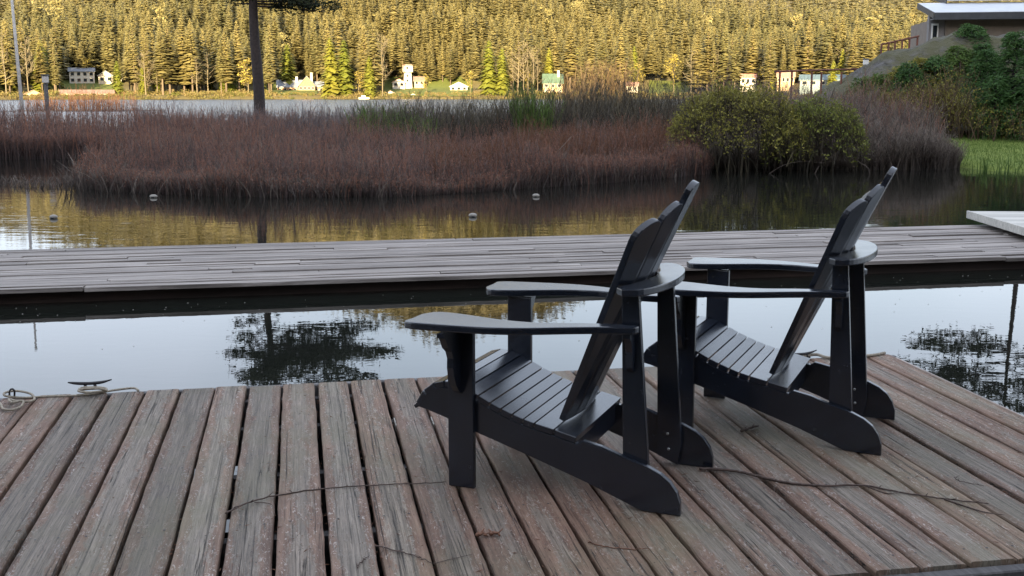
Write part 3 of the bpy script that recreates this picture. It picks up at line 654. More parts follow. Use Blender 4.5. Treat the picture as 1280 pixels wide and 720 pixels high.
LOWF = [conifer(17, 7, 80 + i, rad=.12, z0=.15, droop=.4, dia=.42) for i in range(5)]
TINY = [conifer(6, 5, 90 + i, rad=.15, z0=.15, droop=.4, dia=.55) for i in range(4)]
TRK = trunk_tpl()
me_trunk = tri_mesh('trunk', TRK[0], TRK[1], M['fbark'])
me_fir = [tri_mesh('crown', v, t, FOL['fir'], {'tint': a}) for v, t, a in FIRS]
me_ced = [tri_mesh('crown', v, t, FOL['cedar_far'], {'tint': a}) for v, t, a in CEDS]
BARE = [bare_tpl(i) for i in range(3)]; MAP = [bare_tpl(10 + i, 22, 14, .32) for i in range(3)]
me_bare = [b[0].mesh('branches', FOL['bare']) for b in BARE]; me_mb = [b[0].mesh('branches', FOL['bare']) for b in MAP]; me_ml = [b[1].mesh('crown', FOL['maple']) for b in MAP]
def far_tree(kind, x, y, h, label, group, wid=1.0, seed=0):
    z = float(HZ(np.array(x), np.array(y))); nm = {'fir': 'fir_tree', 'cedar': 'cedar_tree', 'bare': 'bare_tree', 'maple': 'budding_tree'}[kind]
    e = empty(nm, (x, y, z), random.uniform(0, 6.28)); e.scale = (h * wid, h * wid, h)
    if kind == 'fir': link('trunk', me_trunk, e); link('crown', me_fir[seed % 6], e)
    elif kind == 'cedar': link('trunk', me_trunk, e); link('crown', me_ced[seed % 3], e)
    elif kind == 'bare': link('branches', me_bare[seed % 3], e)
    else: link('branches', me_mb[seed % 3], e); link('crown', me_ml[seed % 3], e)
    return tag(e, label, {'fir': 'tree', 'cedar': 'tree', 'bare': 'tree', 'maple': 'tree'}[kind], group)
def far_xy(px, r): a = math.atan((px - 640) / (F_PX * math.cos(PITCH) + 241 * math.sin(PITCH))); return r * math.sin(a), r * math.cos(a)

# ---------------- houses of the far shore
M['white'] = mat_simple('white_siding', (.50, .45, .38), .7, .08, 2); M['cream'] = mat_simple('cream_siding', (.52, .42, .31), .7, .1, 2)
M['tanw'] = mat_simple('tan_siding', (.36, .25, .15), .8, .15, 2); M['logw'] = mat_simple('log_siding', (.25, .14, .075), .8, .2, 2)
M['roofg'] = mat_simple('grey_roof', (.17, .18, .20), .7, .2, 1); M['roofb'] = mat_simple('brown_roof', (.20, .13, .10), .8, .2, 1); M['roofgr'] = mat_simple('green_roof', (.07, .11, .075), .6, .2, 1)
M['roofbl'] = mat_simple('pale_blue_roof', (.07, .105, .12), .5, .1, 1); M['roofp'] = mat_simple('faded_red_roof', (.36, .19, .14), .8, .15, 1)
m_, nt_, b__ = nmat('window_glass'); b__.inputs['Base Color'].default_value = (.02, .025, .03, 1); b__.inputs['Roughness'].default_value = .08; M['glass'] = m_
def house(name, label, px0, px1, py_eave, py_base, D, wall, roof, rh, depth=8, rows=2, cols=3, axis='x', dark=True, balcony=False, chimney=False, cat='house'):
    """box house facing the lake; axis x = ridge along the facade, y = gable facing us"""
    c = at((px0 + px1) / 2, py_base, D * math.cos(math.atan(((px0 + px1) / 2 - 640) / F_PX))); w = (px1 - px0) / F_PX * D; h = (py_base - py_eave) / F_PX * D
    zb = c.z; e = empty(name, (c.x, c.y, zb), -math.atan2(c.x, c.y)); hw = w / 2
    link('wall', bm_mesh('wall', box(-hw, hw, 0, depth, -4, h), M[wall]), e)
    ov = .5
    if axis == 'x':
        V = [(-hw - ov, -ov, h - .1), (hw + ov, -ov, h - .1), (hw + ov, depth / 2, h + rh), (-hw - ov, depth / 2, h + rh), (hw + ov, depth + ov, h - .1), (-hw - ov, depth + ov, h - .1)]
        V += [(a, b, z - .25) for a, b, z in V]
        rf = link('roof', mesh_from('roof', V, [(0, 1, 2, 3), (3, 2, 4, 5), (7, 6, 9, 8), (8, 9, 11, 10), (0, 6, 7, 1), (1, 7, 8, 2), (2, 8, 10, 4), (4, 10, 11, 5), (5, 11, 9, 3), (3, 9, 6, 0)], M[roof]), e)
        gv = [(-hw, 0, h), (-hw, depth / 2, h + rh - .3), (-hw, depth, h), (hw, 0, h), (hw, depth / 2, h + rh - .3), (hw, depth, h)]
        link('gable', mesh_from('gable', gv, [(0, 1, 2), (3, 5, 4)], M[wall]), e)
    else:
        V = [(-hw - ov, -ov, h - .1), (0, -ov, h + rh), (hw + ov, -ov, h - .1), (-hw - ov, depth, h - .1), (0, depth, h + rh), (hw + ov, depth, h - .1)]
        V += [(a, b, z - .25) for a, b, z in V]
        rf = link('roof', mesh_from('roof', V, [(0, 1, 4, 3), (1, 2, 5, 4), (6, 9, 10, 7), (7, 10, 11, 8), (0, 6, 7, 1), (1, 7, 8, 2), (3, 4, 10, 9), (4, 5, 11, 10), (0, 3, 9, 6), (2, 8, 11, 5)], M[roof]), e)
        link('gable', mesh_from('gable', [(-hw, 0, h), (hw, 0, h), (0, 0, h + rh - .3), (-hw, .3, h), (hw, .3, h), (0, .3, h + rh - .3)], [(0, 1, 2), (3, 5, 4), (0, 3, 4, 1), (1, 4, 5, 2), (2, 5, 3, 0)], M[wall]), e)
    if chimney: bpart('chimney', rf, M['white'], hw * .45, hw * .45 + 1.0, depth * .3, depth * .3 + 1.0, h, h + rh + 1.4)
    for r_ in range(rows):
        for k in range(cols):
            ww = w / cols * .5; hh = h / rows * .5; x = -hw + w / cols * (k + .5); z = h / rows * (r_ + .45)
            f = bpart('window', e, M['white' if wall != 'white' else 'cream'], x - ww / 2 - .12, x + ww / 2 + .12, -.10, .05, z - hh / 2 + .1, z + hh / 2 + .34)
            bpart('pane', f, M['glass'], x - ww / 2, x + ww / 2, -.13, -.02, z - hh / 2 + .22, z + hh / 2 + .22)
    if balcony:
        for r_ in range(1, rows): bpart('balcony', e, M['cream'], -hw * .8, hw * .5, -1.2, 0, h / rows * r_ - .1, h / rows * r_ + .1)
    return tag(e, label, cat)
house('lake_house', 'tall white three-storey house with many windows above the far shore', 90, 117, 91, 112, 556, 'white', 'roofg', 1.6, 9, 3, 4, 'x')
house('lake_house', 'cream two-storey gabled house beside the tall white one', 125, 141, 96, 112, 554, 'cream', 'roofg', 2.3, 9, 2, 2, 'y')
house('lake_house', 'low cream wing with a grey roof adjoining the cream gabled house', 141.5, 152, 99, 112, 556, 'cream', 'roofg', 2.0, 9, 2, 2, 'x')
house('boathouse', 'long brown-roofed boathouse on the shore below the white house', 80, 138, 117, 124, 500, 'tanw', 'roofb', 1.4, 7, 1, 7, 'x')
house('cabin', 'small tan waterside cabin by the leaning pole', 33, 51, 118, 124.5, 496, 'tanw', 'roofb', 1.6, 6, 1, 3, 'y')
house('lodge', 'long lodge wing with a blue-grey roof', 348, 378, 109, 119, 530, 'logw', 'roofg', 3.2, 10, 1, 5, 'x', chimney=True)
house('lodge', 'log chalet with a big glazed gable facing the lake', 374.5, 393.5, 108, 119, 527, 'logw', 'roofg', 4.6, 9, 2, 4, 'y', chimney=True)
house('lodge', 'lodge end wing with blue-grey roof against the cedars', 393.8, 404, 108, 119, 531, 'tanw', 'roofg', 2.2, 9, 1, 2, 'x')
house('cottage', 'small white gabled cottage at the foot of the tower', 491, 506, 103, 109, 536, 'white', 'roofp', 1.8, 7, 1, 2, 'y')
house('cottage', 'small tan cottage right beside the tower', 518, 530, 101, 107, 540, 'tanw', 'roofb', 2.0, 7, 1, 2, 'x')
house('cottage', 'white bungalow with a low gable on the bright lawn', 563, 584, 108, 114, 530, 'white', 'white', 2.0, 8, 1, 3, 'y')
house('shed', 'pale shed at the lawn edge by the water', 484, 492, 116, 121, 505, 'white', 'roofb', 1.0, 4, 1, 1, 'y', cat='shed')
house('shed', 'tiny pale pump shed near the water under the bright lawn', 512, 521, 119.5, 122.5, 498, 'cream', 'white', .8, 3, 1, 1, 'y', cat='shed')
house('cabin', 'green-roofed cabin among bare trunks', 679, 703, 104, 118, 520, 'tanw', 'roofgr', 4.2, 9, 2, 3, 'x', chimney=True)
house('lake_house', 'cream house half hidden behind the thicket tops', 926, 944, 97, 106, 525, 'white', 'roofp', 1.6, 8, 1, 3, 'x')
house('lake_house', 'house with a faded red roof beyond the rail fence', 972, 992, 96, 104, 530, 'tanw', 'roofp', 2.2, 8, 1, 4, 'x')
house('boathouse', 'long pale blue-roofed boathouse seen under the rail fence', 1002, 1054, 100, 108, 505, 'roofbl', 'roofbl', 2.2, 9, 1, 5, 'x')
house('cottage', 'pale cottage beyond the tall sunlit twigs', 783, 797, 107, 116, 520, 'white', 'roofp', 1.5, 7, 1, 2, 'x')
# water tower
c = at(510, 106, 538); tw = empty('water_tower', (c.x, c.y, c.z), 0); s_ = 538 / F_PX
def ring(r0, r1, z0, z1, seg=8):
    V = []; Fc = []
    for k in range(seg): a = 6.283 * (k + .5) / seg; V += [(r0 * math.cos(a), r0 * math.sin(a), z0), (r1 * math.cos(a), r1 * math.sin(a), z1)]
    for k in range(seg): a, b = 2 * k, 2 * ((k + 1) % seg); Fc.append((a, b, b + 1, a + 1))
    Fc.append(tuple(range(1, 2 * seg, 2))); Fc.append(tuple(range(2 * seg - 2, -1, -2))); return V, Fc
for nm, a, mt in (('base_tower', (6.2 * s_, 4.6 * s_, -3, 15.5 * s_), 'white'), ('tank_house', (6.8 * s_, 6.8 * s_, 15.6 * s_, 22.5 * s_), 'white'), ('cap', (7.4 * s_, 5.6 * s_, 22.6 * s_, 24.5 * s_), 'roofp'), ('collar', (4.65 * s_, 6.7 * s_, 14 * s_, 15.55 * s_), 'cream')):
    link(nm, mesh_from(nm, *ring(*a), M[mt]), tw)
for z in (4, 10, 19): bpart('window', tw, M['glass'], -.45, .45, -7.3 * s_, -4.4 * s_ if z < 15 else -6.1 * s_, z * s_, (z + 2.6) * s_)
tag(tw, 'white flared tower with small windows rising above the lawn', 'tower')
# small boats and landing stages at the far shore
for px, lab in ((455, 'white motor boat moored at the far shore by the lodge'),):
    x, y = far_xy(px, 484); e = empty('motor_boat', (x, y, 0), random.uniform(-.4, .4)); L = 4.6
    V = []; Fc = []
    for i, (xx, w_, zk) in enumerate(((-L / 2, .9, -.2), (0, 1.0, -.25), (L * .3, .7, -.2), (L / 2, .05, .2))): V += [(xx, -w_, .8), (xx, -w_ * .6, zk), (xx, w_ * .6, zk), (xx, w_, .8)]
    for i in range(3):
        for j in range(3): a = i * 4 + j; Fc.append((a, a + 1, a + 5, a + 4))
    Fc += [(0, 3, 2, 1)]; link('hull', mesh_from('hull', V, Fc, M['white']), e); link('cabin', bm_mesh('cabin', box(-1.2, .6, -.6, .6, .3, 1.6, .08), M['white']), e); bpart('windscreen', e, M['glass'], .602, .66, -.5, .5, .95, 1.5); tag(e, lab, 'boat')

# ---------------- trees of the far shore, one by one
rs = random.Random(21)
special = [('cedar', 414, 494, 25, 'dense bright cedar cone beside the lodge'), ('cedar', 431, 496, 24, 'dense bright cedar cone next in line from the lodge'), ('cedar', 462, 492, 17, 'small bushy cedar beside the pale bare tree'), ('bare', 478, 493, 28, 'tall pale bare tree by the lawn'),
           ('bare', 466, 500, 22, 'thin reddish bare tree behind the small bushy cedar'), ('fir', 277, 498, 24, 'spreading fir with tiered boughs at the water edge'), ('cedar', 1040, 492, 15, 'small bright cone tree beyond the rail fence'), ('cedar', 611, 497, 24, 'slim bright cedar behind the green-tipped thicket'),
           ('maple', 533, 505, 9, 'round sunlit budding tree by the tower lawn'), ('maple', 842, 500, 17, 'round bare-twigged tree over the small bright lawn'), ('maple', 588, 512, 10, 'golden budding tree beside the white bungalow'), ('maple', 1200, 500, 18, 'budding tree behind the rocky mound'),
           ('cedar', 148, 506, 14, 'dark little cedar in front of the cream house'), ('bare', 8, 496, 26, 'pale bare tree by the leaning pole'), ('bare', 36, 498, 24, 'spreading bare tree above the tan cabin')]
for k, px in enumerate((648, 654, 660, 667, 672, 641)): special.append(('bare', px, 494 + 3 * (k % 3), 25 - k, 'slender pale trunk in the bare clump by the green-roofed cabin'))
taken = []
for i, (kd, px, r_, h, lab) in enumerate(special):
    x, y = far_xy(px, r_); far_tree(kd, x, y, h, lab, 'bare clump by the green-roofed cabin' if 'clump' in lab else None, {'bare': .9, 'cedar': 1.45}.get(kd, 1.1), i)
clear = [(84, 156, 558, .0), (343, 406, 534, .0), (482, 590, 545, .0), (672, 708, 524, 0), (78, 140, 506, 0), (28, 54, 503, 0), (806, 860, 540, 0), (922, 946, 528, 0), (964, 1056, 534, 0), (780, 800, 524, 0)]
labs = {'fir': 'tall sunlit fir in the front rank of the far shore wood', 'cedar': 'dense sunlit cedar in the front rank of the far shore wood', 'bare': 'leafless pale tree in the far shore wood', 'maple': 'yellow budding broadleaf tree in the far shore wood'}
cnt = 0; tries = 0; pos = []
ZONES = ((84, 'by the leaning pole'), (160, 'around the tall white house'), (250, 'on the shore past the cream house'), (340, 'on the shore behind the pine trunk'), (408, 'behind the glazed lodge'), (482, 'among the bright cedar cones'), (600, 'behind the tower lawn'), (672, 'beside the bare clump'), (720, 'around the green-roofed cabin'), (806, 'beyond the tall golden willow clumps'), (870, 'behind the small bright lawn'), (965, 'around the half-hidden cream house'), (1060, 'beyond the low rail fence'), (9999, 'behind the rock mound'))
while cnt < 265 and tries < 6000:
    tries += 1; px = rs.uniform(-40, 1230); r_ = 493 + abs(rs.gauss(0, 30)) + rs.uniform(0, 12)
    if r_ > 580: continue
    if any(a - 3 < px < b_ + 3 and r_ < rr + 2 for a, b_, rr, _ in clear): continue
    x, y = far_xy(px, r_)
    if any((x - q[0]) ** 2 + (y - q[1]) ** 2 < 15 for q in pos): continue
    pos.append((x, y)); kd = rs.choices(('fir', 'cedar', 'bare', 'maple'), (.70, .15, .05, .10))[0]
    h = {'fir': rs.uniform(19, 33), 'cedar': rs.uniform(11, 22), 'bare': rs.uniform(14, 22), 'maple': rs.uniform(8, 16)}[kd]
    zn = next(z for lim, z in ZONES if px < lim); sz_ = {'fir': ('shorter sunlit fir', 'tall sunlit fir'), 'cedar': ('small dense cedar', 'large dense cedar'), 'bare': ('low leafless tree', 'tall leafless tree'), 'maple': ('small yellow budding tree', 'large yellow budding tree')}[kd][h > {'fir': 26, 'cedar': 16, 'bare': 18, 'maple': 12}[kd]]
    far_tree(kd, x, y, h, sz_ + ' ' + zn, {'fir': 'firs of the far shore', 'cedar': 'cedars of the far shore', 'bare': 'bare trees of the far shore', 'maple': 'budding trees of the far shore'}[kd], rs.uniform(1.05, 1.65), rs.randint(0, 99)); cnt += 1

# low brush along the far waterline
nsh = 1700; pxs = RNG.uniform(-60, 1300, nsh); rr_ = RNG.uniform(487, 512, nsh); xy = np.array([far_xy(a, b) for a, b in zip(pxs, rr_)]); zz = HZ(xy[:, 0], xy[:, 1])
cl = np.zeros(nsh, bool)
for a, b_, rr0, _ in clear: cl |= (pxs > a) & (pxs < b_)
hh = RNG.uniform(.8, 2.6, nsh) * np.where(cl, .45, 1.); k = 60; e3 = RNG.normal(0, 1, (nsh, k, 3)); e3 /= np.linalg.norm(e3, axis=2)[..., None]; e3 *= RNG.uniform(.4, 1, (nsh, k, 1)); cc = xy[:, None, :] + e3[..., :2] * (hh[:, None, None] * 1.1); cz = zz[:, None] + np.abs(e3[..., 2]) * hh[:, None]
c3 = np.concatenate([cc, cz[..., None]], -1); V = (c3[:, :, None, :] + RNG.normal(0, .22, (nsh, k, 3, 3))).reshape(-1, 3)
o = link('shore_shrubs', tri_mesh('shore_shrubs', V, np.arange(len(V)).reshape(-1, 3), FOL['maple_mass'], {'tint': np.repeat(RNG.uniform(0, 1, nsh), k * 3)})); tag(o, 'low tan and green brush along the far waterline', 'brush', kind='stuff')

# ---------------- the wood up the hill: one mass
def stamp(templates, P, H, W, tint, rot):
    Vs = []; Ts = []; As = []; n = 0; idx = RNG.integers(0, len(templates), len(P))
    for k, (v, t, a) in enumerate(templates):
        s = np.nonzero(idx == k)[0]
        if not len(s): continue
        c, si = np.cos(rot[s])[:, None], np.sin(rot[s])[:, None]; hw = (H[s] * W[s])[:, None]
        X = (v[None, :, 0] * c - v[None, :, 1] * si) * hw + P[s, 0:1]; Y = (v[None, :, 0] * si + v[None, :, 1] * c) * hw + P[s, 1:2]; Z = v[None, :, 2] * H[s][:, None] + P[s, 2:3]
        Vs.append(np.stack([X, Y, Z], -1).reshape(-1, 3)); Ts.append((t[None] + (np.arange(len(s)) * len(v))[:, None, None] + n).reshape(-1, 3)); n += len(s) * len(v)
        As.append((np.clip(tint[s][:, None] * .62 + a[None] * .38, 0, 1)).ravel())
    return np.concatenate(Vs), np.concatenate(Ts), np.concatenate(As)
def scatter(n, az0, az1, r0, r1, mind):
    a = np.radians(RNG.uniform(az0, az1, n)); r = np.sqrt(RNG.uniform(r0 ** 2, r1 ** 2, n)); x, y = r * np.sin(a), r * np.cos(a)
    cell = {}; keep = []
    for i in range(n):
        kx, ky = int(x[i] // mind), int(y[i] // mind)
        if any((x[j] - x[i]) ** 2 + (y[j] - y[i]) ** 2 < mind * mind for dx in (-1, 0, 1) for dy in (-1, 0, 1) for j in cell.get((kx + dx, ky + dy), ())): continue
        cell.setdefault((kx, ky), []).append(i); keep.append(i)
    return x[keep], y[keep]
parts = []; nn_ = 0
def forest_block(tpls, az0, az1, r0, r1, mind, n, hlo, hhi):
    x, y = scatter(n, az0, az1, r0, r1, mind); z = HZ(x, y) - .3; m = len(x)
    az = np.degrees(np.arctan2(x, y)); r = np.hypot(x, y); ok = np.ones(m, bool)
    for a, b_, rr, _ in clear: ok &= ~((az > azp(a - 3)) & (az < azp(b_ + 3)) & (r < rr + 1))
    # stand-scale colour: some stands greener, some golden
    st = .5 + .28 * np.sin(x * .016 + 2.) * np.cos(y * .021) + .14 * np.sin(x * .05 + y * .03); tint = np.clip(st + RNG.normal(0, .2, m), 0, 1)
    hs = RNG.uniform(hlo, hhi, m) * (1 - .25 * np.sin(x * .03 + y * .05) ** 2)
    P = np.stack([x, y, z], 1)[ok]; return stamp(tpls, P, hs[ok], RNG.uniform(1.15, 1.75, m)[ok], tint[ok], RNG.uniform(0, 6.28, m)[ok])
for blk in ((FIRS, -31, 27, 552, 640, 4.1, 12000, 16, 32), (LOWF, -32, 28, 640, 780, 4.7, 16000, 16, 31), (TINY, -36, 32, 780, 1330, 8.5, 16000, 20, 30)): parts.append(forest_block(*blk))
MT = [(np.concatenate(b[1].V), np.concatenate(b[1].T), np.concatenate(b[1].A)) for b in MAP]
mx, my = scatter(45, -27, 24, 556, 740, 9); mm = len(mx); parts.append(stamp(MT, np.stack([mx, my, HZ(mx, my) + 6], 1), RNG.uniform(14, 24, mm), RNG.uniform(.9, 1.3, mm), RNG.uniform(.45, .95, mm), RNG.uniform(0, 6, mm)))
Vs = []; Ts = []; As = []
for v, t, a in parts: Vs.append(v); Ts.append(t + nn_); As.append(a); nn_ += len(v)
fo = link('hillside_forest', tri_mesh('hillside_forest', np.concatenate(Vs), np.concatenate(Ts), FOL['forest'], {'tint': np.concatenate(As)})); tag(fo, 'golden evening-lit conifer forest covering the far hillside', 'forest', kind='stuff')

# ---------------- unseen ridge added behind the viewer to cast shade over deck and marsh
xs = np.linspace(-520, 420, 95); ys = np.linspace(-330, -70, 27)
def ridge(X, Y): t = np.clip((Y + 70) / -80, 0, 1); b = np.clip((Y + 330) / 180, 0, 1); return 1 + (56 + 1.6 * np.sin(X * .13) + 1.2 * np.sin(X * .31 + 1)) * np.minimum(t, b) ** .9
rg = grid_sheet('shade_ridge', xs, ys, ridge, M['hill']); tag(rg, kind='structure')

# unseen tall firs added behind the viewer to block sky light from the deck
nf = 120; fx = RNG.uniform(-60, 60, nf); fy = RNG.uniform(-60, -14, nf); P = np.stack([fx, fy, np.full(nf, .5)], 1)
v, t, a = stamp(FIRS, P, RNG.uniform(15, 25, nf), RNG.uniform(1.2, 1.7, nf), RNG.uniform(0, .5, nf), RNG.uniform(0, 6, nf)); o = link('shade_firs', tri_mesh('shade_firs', v, t, FOL['pine'], {'tint': a})); tag(o, 'unseen dark fir wood added behind the viewer to block sky light', 'wood', kind='stuff')
ns = link('near_shore', mesh_from('near_shore', [(-120, -80, .45), (120, -80, .45), (120, -12, .45), (-120, -12, .45), (-120, -80, -1), (120, -80, -1), (120, -12, -1), (-120, -12, -1)], [(0, 1, 2, 3), (3, 2, 6, 7), (0, 3, 7, 4), (1, 5, 6, 2)], M['mud'])); tag(ns, kind='structure')

# ================================================================== marsh
def thicket(P, H, nseg=3, wid=.006, side=7, lean=.13, sl=.26, catk=True):
    """vectorised twiggy stems; returns V, T, tint"""
    n = len(P); rs = RNG; a = rs.uniform(0, 6.283, n); ln = rs.normal(0, lean, (n, 2)); Vs = []; Ts = []; As = []; base = 0
    t = np.linspace(0, 1, nseg + 1); ctr = np.zeros((n, nseg + 1, 3))
    wob = rs.normal(0, .03, (n, nseg + 1, 2)) * H[:, None, None]
    ctr[:, :, 0] = P[:, 0:1] + ln[:, 0:1] * H[:, None] * t ** 1.5 + wob[:, :, 0] * t; ctr[:, :, 1] = P[:, 1:2] + ln[:, 1:2] * H[:, None] * t ** 1.5 + wob[:, :, 1] * t; ctr[:, :, 2] = P[:, 2:3] + H[:, None] * t
    wv = np.stack([np.cos(a), np.sin(a), 0 * a], 1)[:, None, :] * (wid * rs.lognormal(0, .5, n))[:, None, None] * (1 - .75 * t)[None, :, None]
    L = ctr - wv; Rr = ctr + wv; V = np.stack([L, Rr], 2).reshape(-1, 3); Vs.append(V)
    k = 2 * (nseg + 1); q = np.concatenate([np.array([(2 * i, 2 * i + 1, 2 * i + 3), (2 * i, 2 * i + 3, 2 * i + 2)]) for i in range(nseg)])
    Ts.append((q[None] + (np.arange(n) * k)[:, None, None]).reshape(-1, 3)); base += n * k
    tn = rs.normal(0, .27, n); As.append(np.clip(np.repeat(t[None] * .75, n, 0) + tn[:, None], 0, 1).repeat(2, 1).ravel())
    f = rs.uniform(.25, 1.0, (n, side)); i0 = np.clip((f * nseg).astype(int), 0, nseg - 1); fr = f * nseg - i0; ar = np.arange(n)[:, None]
    p0 = ctr[ar, i0] * (1 - fr[..., None]) + ctr[ar, i0 + 1] * fr[..., None]
    b = rs.uniform(0, 6.283, (n, side)); l = sl * H[:, None] * rs.uniform(.35, 1.1, (n, side)) * (1.15 - f * .6)
    d = np.stack([np.cos(b) * l * .55, np.sin(b) * l * .55, l * rs.uniform(.35, .95, (n, side))], -1); s = np.stack([-np.sin(b), np.cos(b), 0 * b], -1) * wid * .55
    s2 = np.stack([0 * b, 0 * b, 0 * b + wid * .5], -1)
    tipw = s * .35
    V = np.stack([p0 - s + s2 * 0, p0 + s + s2, p0 + d + tipw, p0 + d - tipw], 2).reshape(-1, 3); m = n * side; Vs.append(V)
    qi = np.arange(m)[:, None] * 4 + base; Ts.append(np.concatenate([qi + [0, 1, 2], qi + [0, 2, 3]])); base += m * 4
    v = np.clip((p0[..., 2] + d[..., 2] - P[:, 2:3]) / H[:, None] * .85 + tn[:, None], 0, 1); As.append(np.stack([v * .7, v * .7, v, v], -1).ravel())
    if catk:
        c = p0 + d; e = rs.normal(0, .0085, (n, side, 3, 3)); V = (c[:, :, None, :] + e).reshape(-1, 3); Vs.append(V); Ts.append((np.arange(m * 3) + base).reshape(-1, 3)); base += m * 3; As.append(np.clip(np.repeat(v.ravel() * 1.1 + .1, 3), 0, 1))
    return np.concatenate(Vs), np.concatenate(Ts), np.concatenate(As)
def inpoly(x, y, poly):
    ins = np.zeros(len(x), bool); n = len(poly)
    for i in range(n):
        (x0, y0), (x1, y1) = poly[i], poly[(i + 1) % n]; c = ((y0 > y) != (y1 > y)) & (x < (x1 - x0) * (y - y0) / (y1 - y0 + 1e-12) + x0); ins ^= c
    return ins
def edge_dist(x, y, poly, closed=True):
    d = np.full(len(x), 1e9); n = len(poly)
    for i in range(n if closed else n - 1):
        a = np.array(poly[i]); b = np.array(poly[(i + 1) % n]); ab = b - a; t = np.clip(((x - a[0]) * ab[0] + (y - a[1]) * ab[1]) / (ab @ ab), 0, 1)
        d = np.minimum(d, np.hypot(x - a[0] - t * ab[0], y - a[1] - t * ab[1]))
    return d
def sample_poly(poly, n):
    P = np.array(poly); lo, hi = P.min(0), P.max(0); x = RNG.uniform(lo[0], hi[0], n * 3); y = RNG.uniform(lo[1], hi[1], n * 3); k = inpoly(x, y, poly); return x[k][:n], y[k][:n]
def marsh(name, label, poly, n, hfun, mat, front=None, dens_front=0, cat='thicket', **kw):
    x, y = sample_poly(poly, n)
    if front is not None and dens_front:
        q = np.array(front); seg = np.hypot(*(q[1:] - q[:-1]).T); cum = np.concatenate([[0], np.cumsum(seg)]); u = RNG.uniform(0, cum[-1], dens_front)
        fx = np.interp(u, cum, q[:, 0]); fy = np.interp(u, cum, q[:, 1]) + np.abs(RNG.normal(0, .55, dens_front)) - .15; x = np.concatenate([x, fx]); y = np.concatenate([y, fy])
    clump = .5 + .5 * np.sin(x * 2.1 + 1.7 * np.sin(y * 1.3)) * np.sin(y * 2.7 + 1.1 * np.sin(x * .9))
    H = np.maximum(hfun(x, y), .12) * (.60 + .40 * clump + .26 * np.sin(x * .93 + 2.2 * np.sin(y * .5)) * np.sin(y * 1.07 + x * .3)) * RNG.uniform(.72, 1.12, len(x)); P = np.stack([x, y, np.full(len(x), -.05)], 1)
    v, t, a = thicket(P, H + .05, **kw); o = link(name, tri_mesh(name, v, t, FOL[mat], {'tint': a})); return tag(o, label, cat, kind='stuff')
F1 = [(-8.4, 21.6), (-7.6, 20.6), (-6.3, 19.7), (-5.0, 19.15), (-3.9, 18.95), (-1.9, 19.1), (-.4, 20.2), (.95, 21.3), (2.1, 22.3), (3.3, 23.5), (4.3, 24.6)]
M1 = F1 + [(5.2, 33), (-4, 34), (-9.6, 29.5), (-9.2, 25)]
def ground_poly(name, poly, z, mat):
    o = link(name, mesh_from(name, [(x, y, z) for x, y in poly] + [(x, y, -.4) for x, y in poly], [tuple(range(len(poly)))] + [(i, i + len(poly), (i + 1) % len(poly) + len(poly), (i + 1) % len(poly)) for i in range(len(poly))], mat)); return tag(o, kind='structure')
def inset(poly, f=.93):
    c = np.mean(np.array(poly), 0); return [tuple(c + (np.array(p) - c) * f) for p in poly]
def h1(x, y): e = edge_dist(x, y, F1, False); return np.interp(e, [0, .5, 1.6, 4, 12], [.42, .62, .84, .90, 1.0]) + .10 * np.clip((x + 1) / 4, 0, 1)
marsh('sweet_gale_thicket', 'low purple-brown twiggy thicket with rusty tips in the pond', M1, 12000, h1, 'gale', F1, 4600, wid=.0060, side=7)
marsh('pale_marsh_stems', 'scattered paler dry stems among the low purple thicket', M1, 2600, lambda x, y: h1(x, y) * 1.12, 'galegrey', F1, 1100, wid=.006, side=4, lean=.28, catk=False)
marsh('rusty_gale_patch', 'taller rust-tipped twigs on the right half of the low thicket', [(-1.5, 20.6), (.9, 22.2), (3.4, 24.2), (4.6, 26.4), (4.9, 30), (1.5, 28.5), (-1.8, 24)], 2600, lambda x, y: .98 + .1 * np.sin(x * 2.3), 'dogwood', wid=.0055, side=8)
marsh('grey_stem_fringe', 'pale grey bent stems fringing the purple thicket at the water', [(-11.6, 23.4), (-10.6, 21.6), (-9.4, 21.0), (-8, 20.2), (-6.2, 19.3), (-3.9, 18.6), (-1.9, 18.8), (1, 21), (3.3, 23.2), (3.6, 24), (.9, 22.1), (-2, 19.9), (-4, 19.8), (-6, 20.6), (-8, 22.2), (-9.6, 22.6)], 3000, lambda x, y: np.where(x < -8.3, .14, .36 + .15 * np.clip((-x - 1) / 6, 0, 1)), 'galegrey', wid=.008, side=4, lean=.45, catk=False)
F2 = [(-17, 29.2), (-13.6, 29.9), (-11.4, 30.9), (-9.6, 31.4), (-7.4, 32.6)]
M2 = F2 + [(-6, 41), (-22, 41), (-22, 30)]
marsh('hardhack_thicket', 'red-brown reed-like thicket round the dark inlet', M2, 7000, lambda x, y: np.interp(edge_dist(x, y, F2, False), [0, .4, 1.5], [.9, 1.2, 1.42]) - .35 * np.clip((x + 10.5) / 4.5, 0, 1), 'gale', F2, 3200, wid=.009, side=7, sl=.22)
M3 = [(-8.5, 33), (-4, 33), (1, 36), (3, 50), (-16, 50), (-14, 41), (-6, 41)]
marsh('gale_flat', 'low even purple-brown thicket around the pine trunk', M3, 7000, lambda x, y: 1.2 + .0 * x, 'mauve', wid=.010, side=7)
M4 = [(-4.6, 31), (-2, 30.2), (2, 30.0), (5.2, 29.5), (6.6, 34), (7.4, 41), (-5.4, 40)]
marsh('willow_thicket', 'tall dark upright willow stems rising behind the purple thicket', M4, 4200, lambda x, y: np.interp(x, [-4.6, -3, 0, 3, 6], [1.25, 1.60, 1.85, 2.0, 2.0]) * np.interp(y, [30, 33, 40], [.92, 1., 1.03]), 'dkwillow', wid=.011, side=8, lean=.15, sl=.38, catk=False)
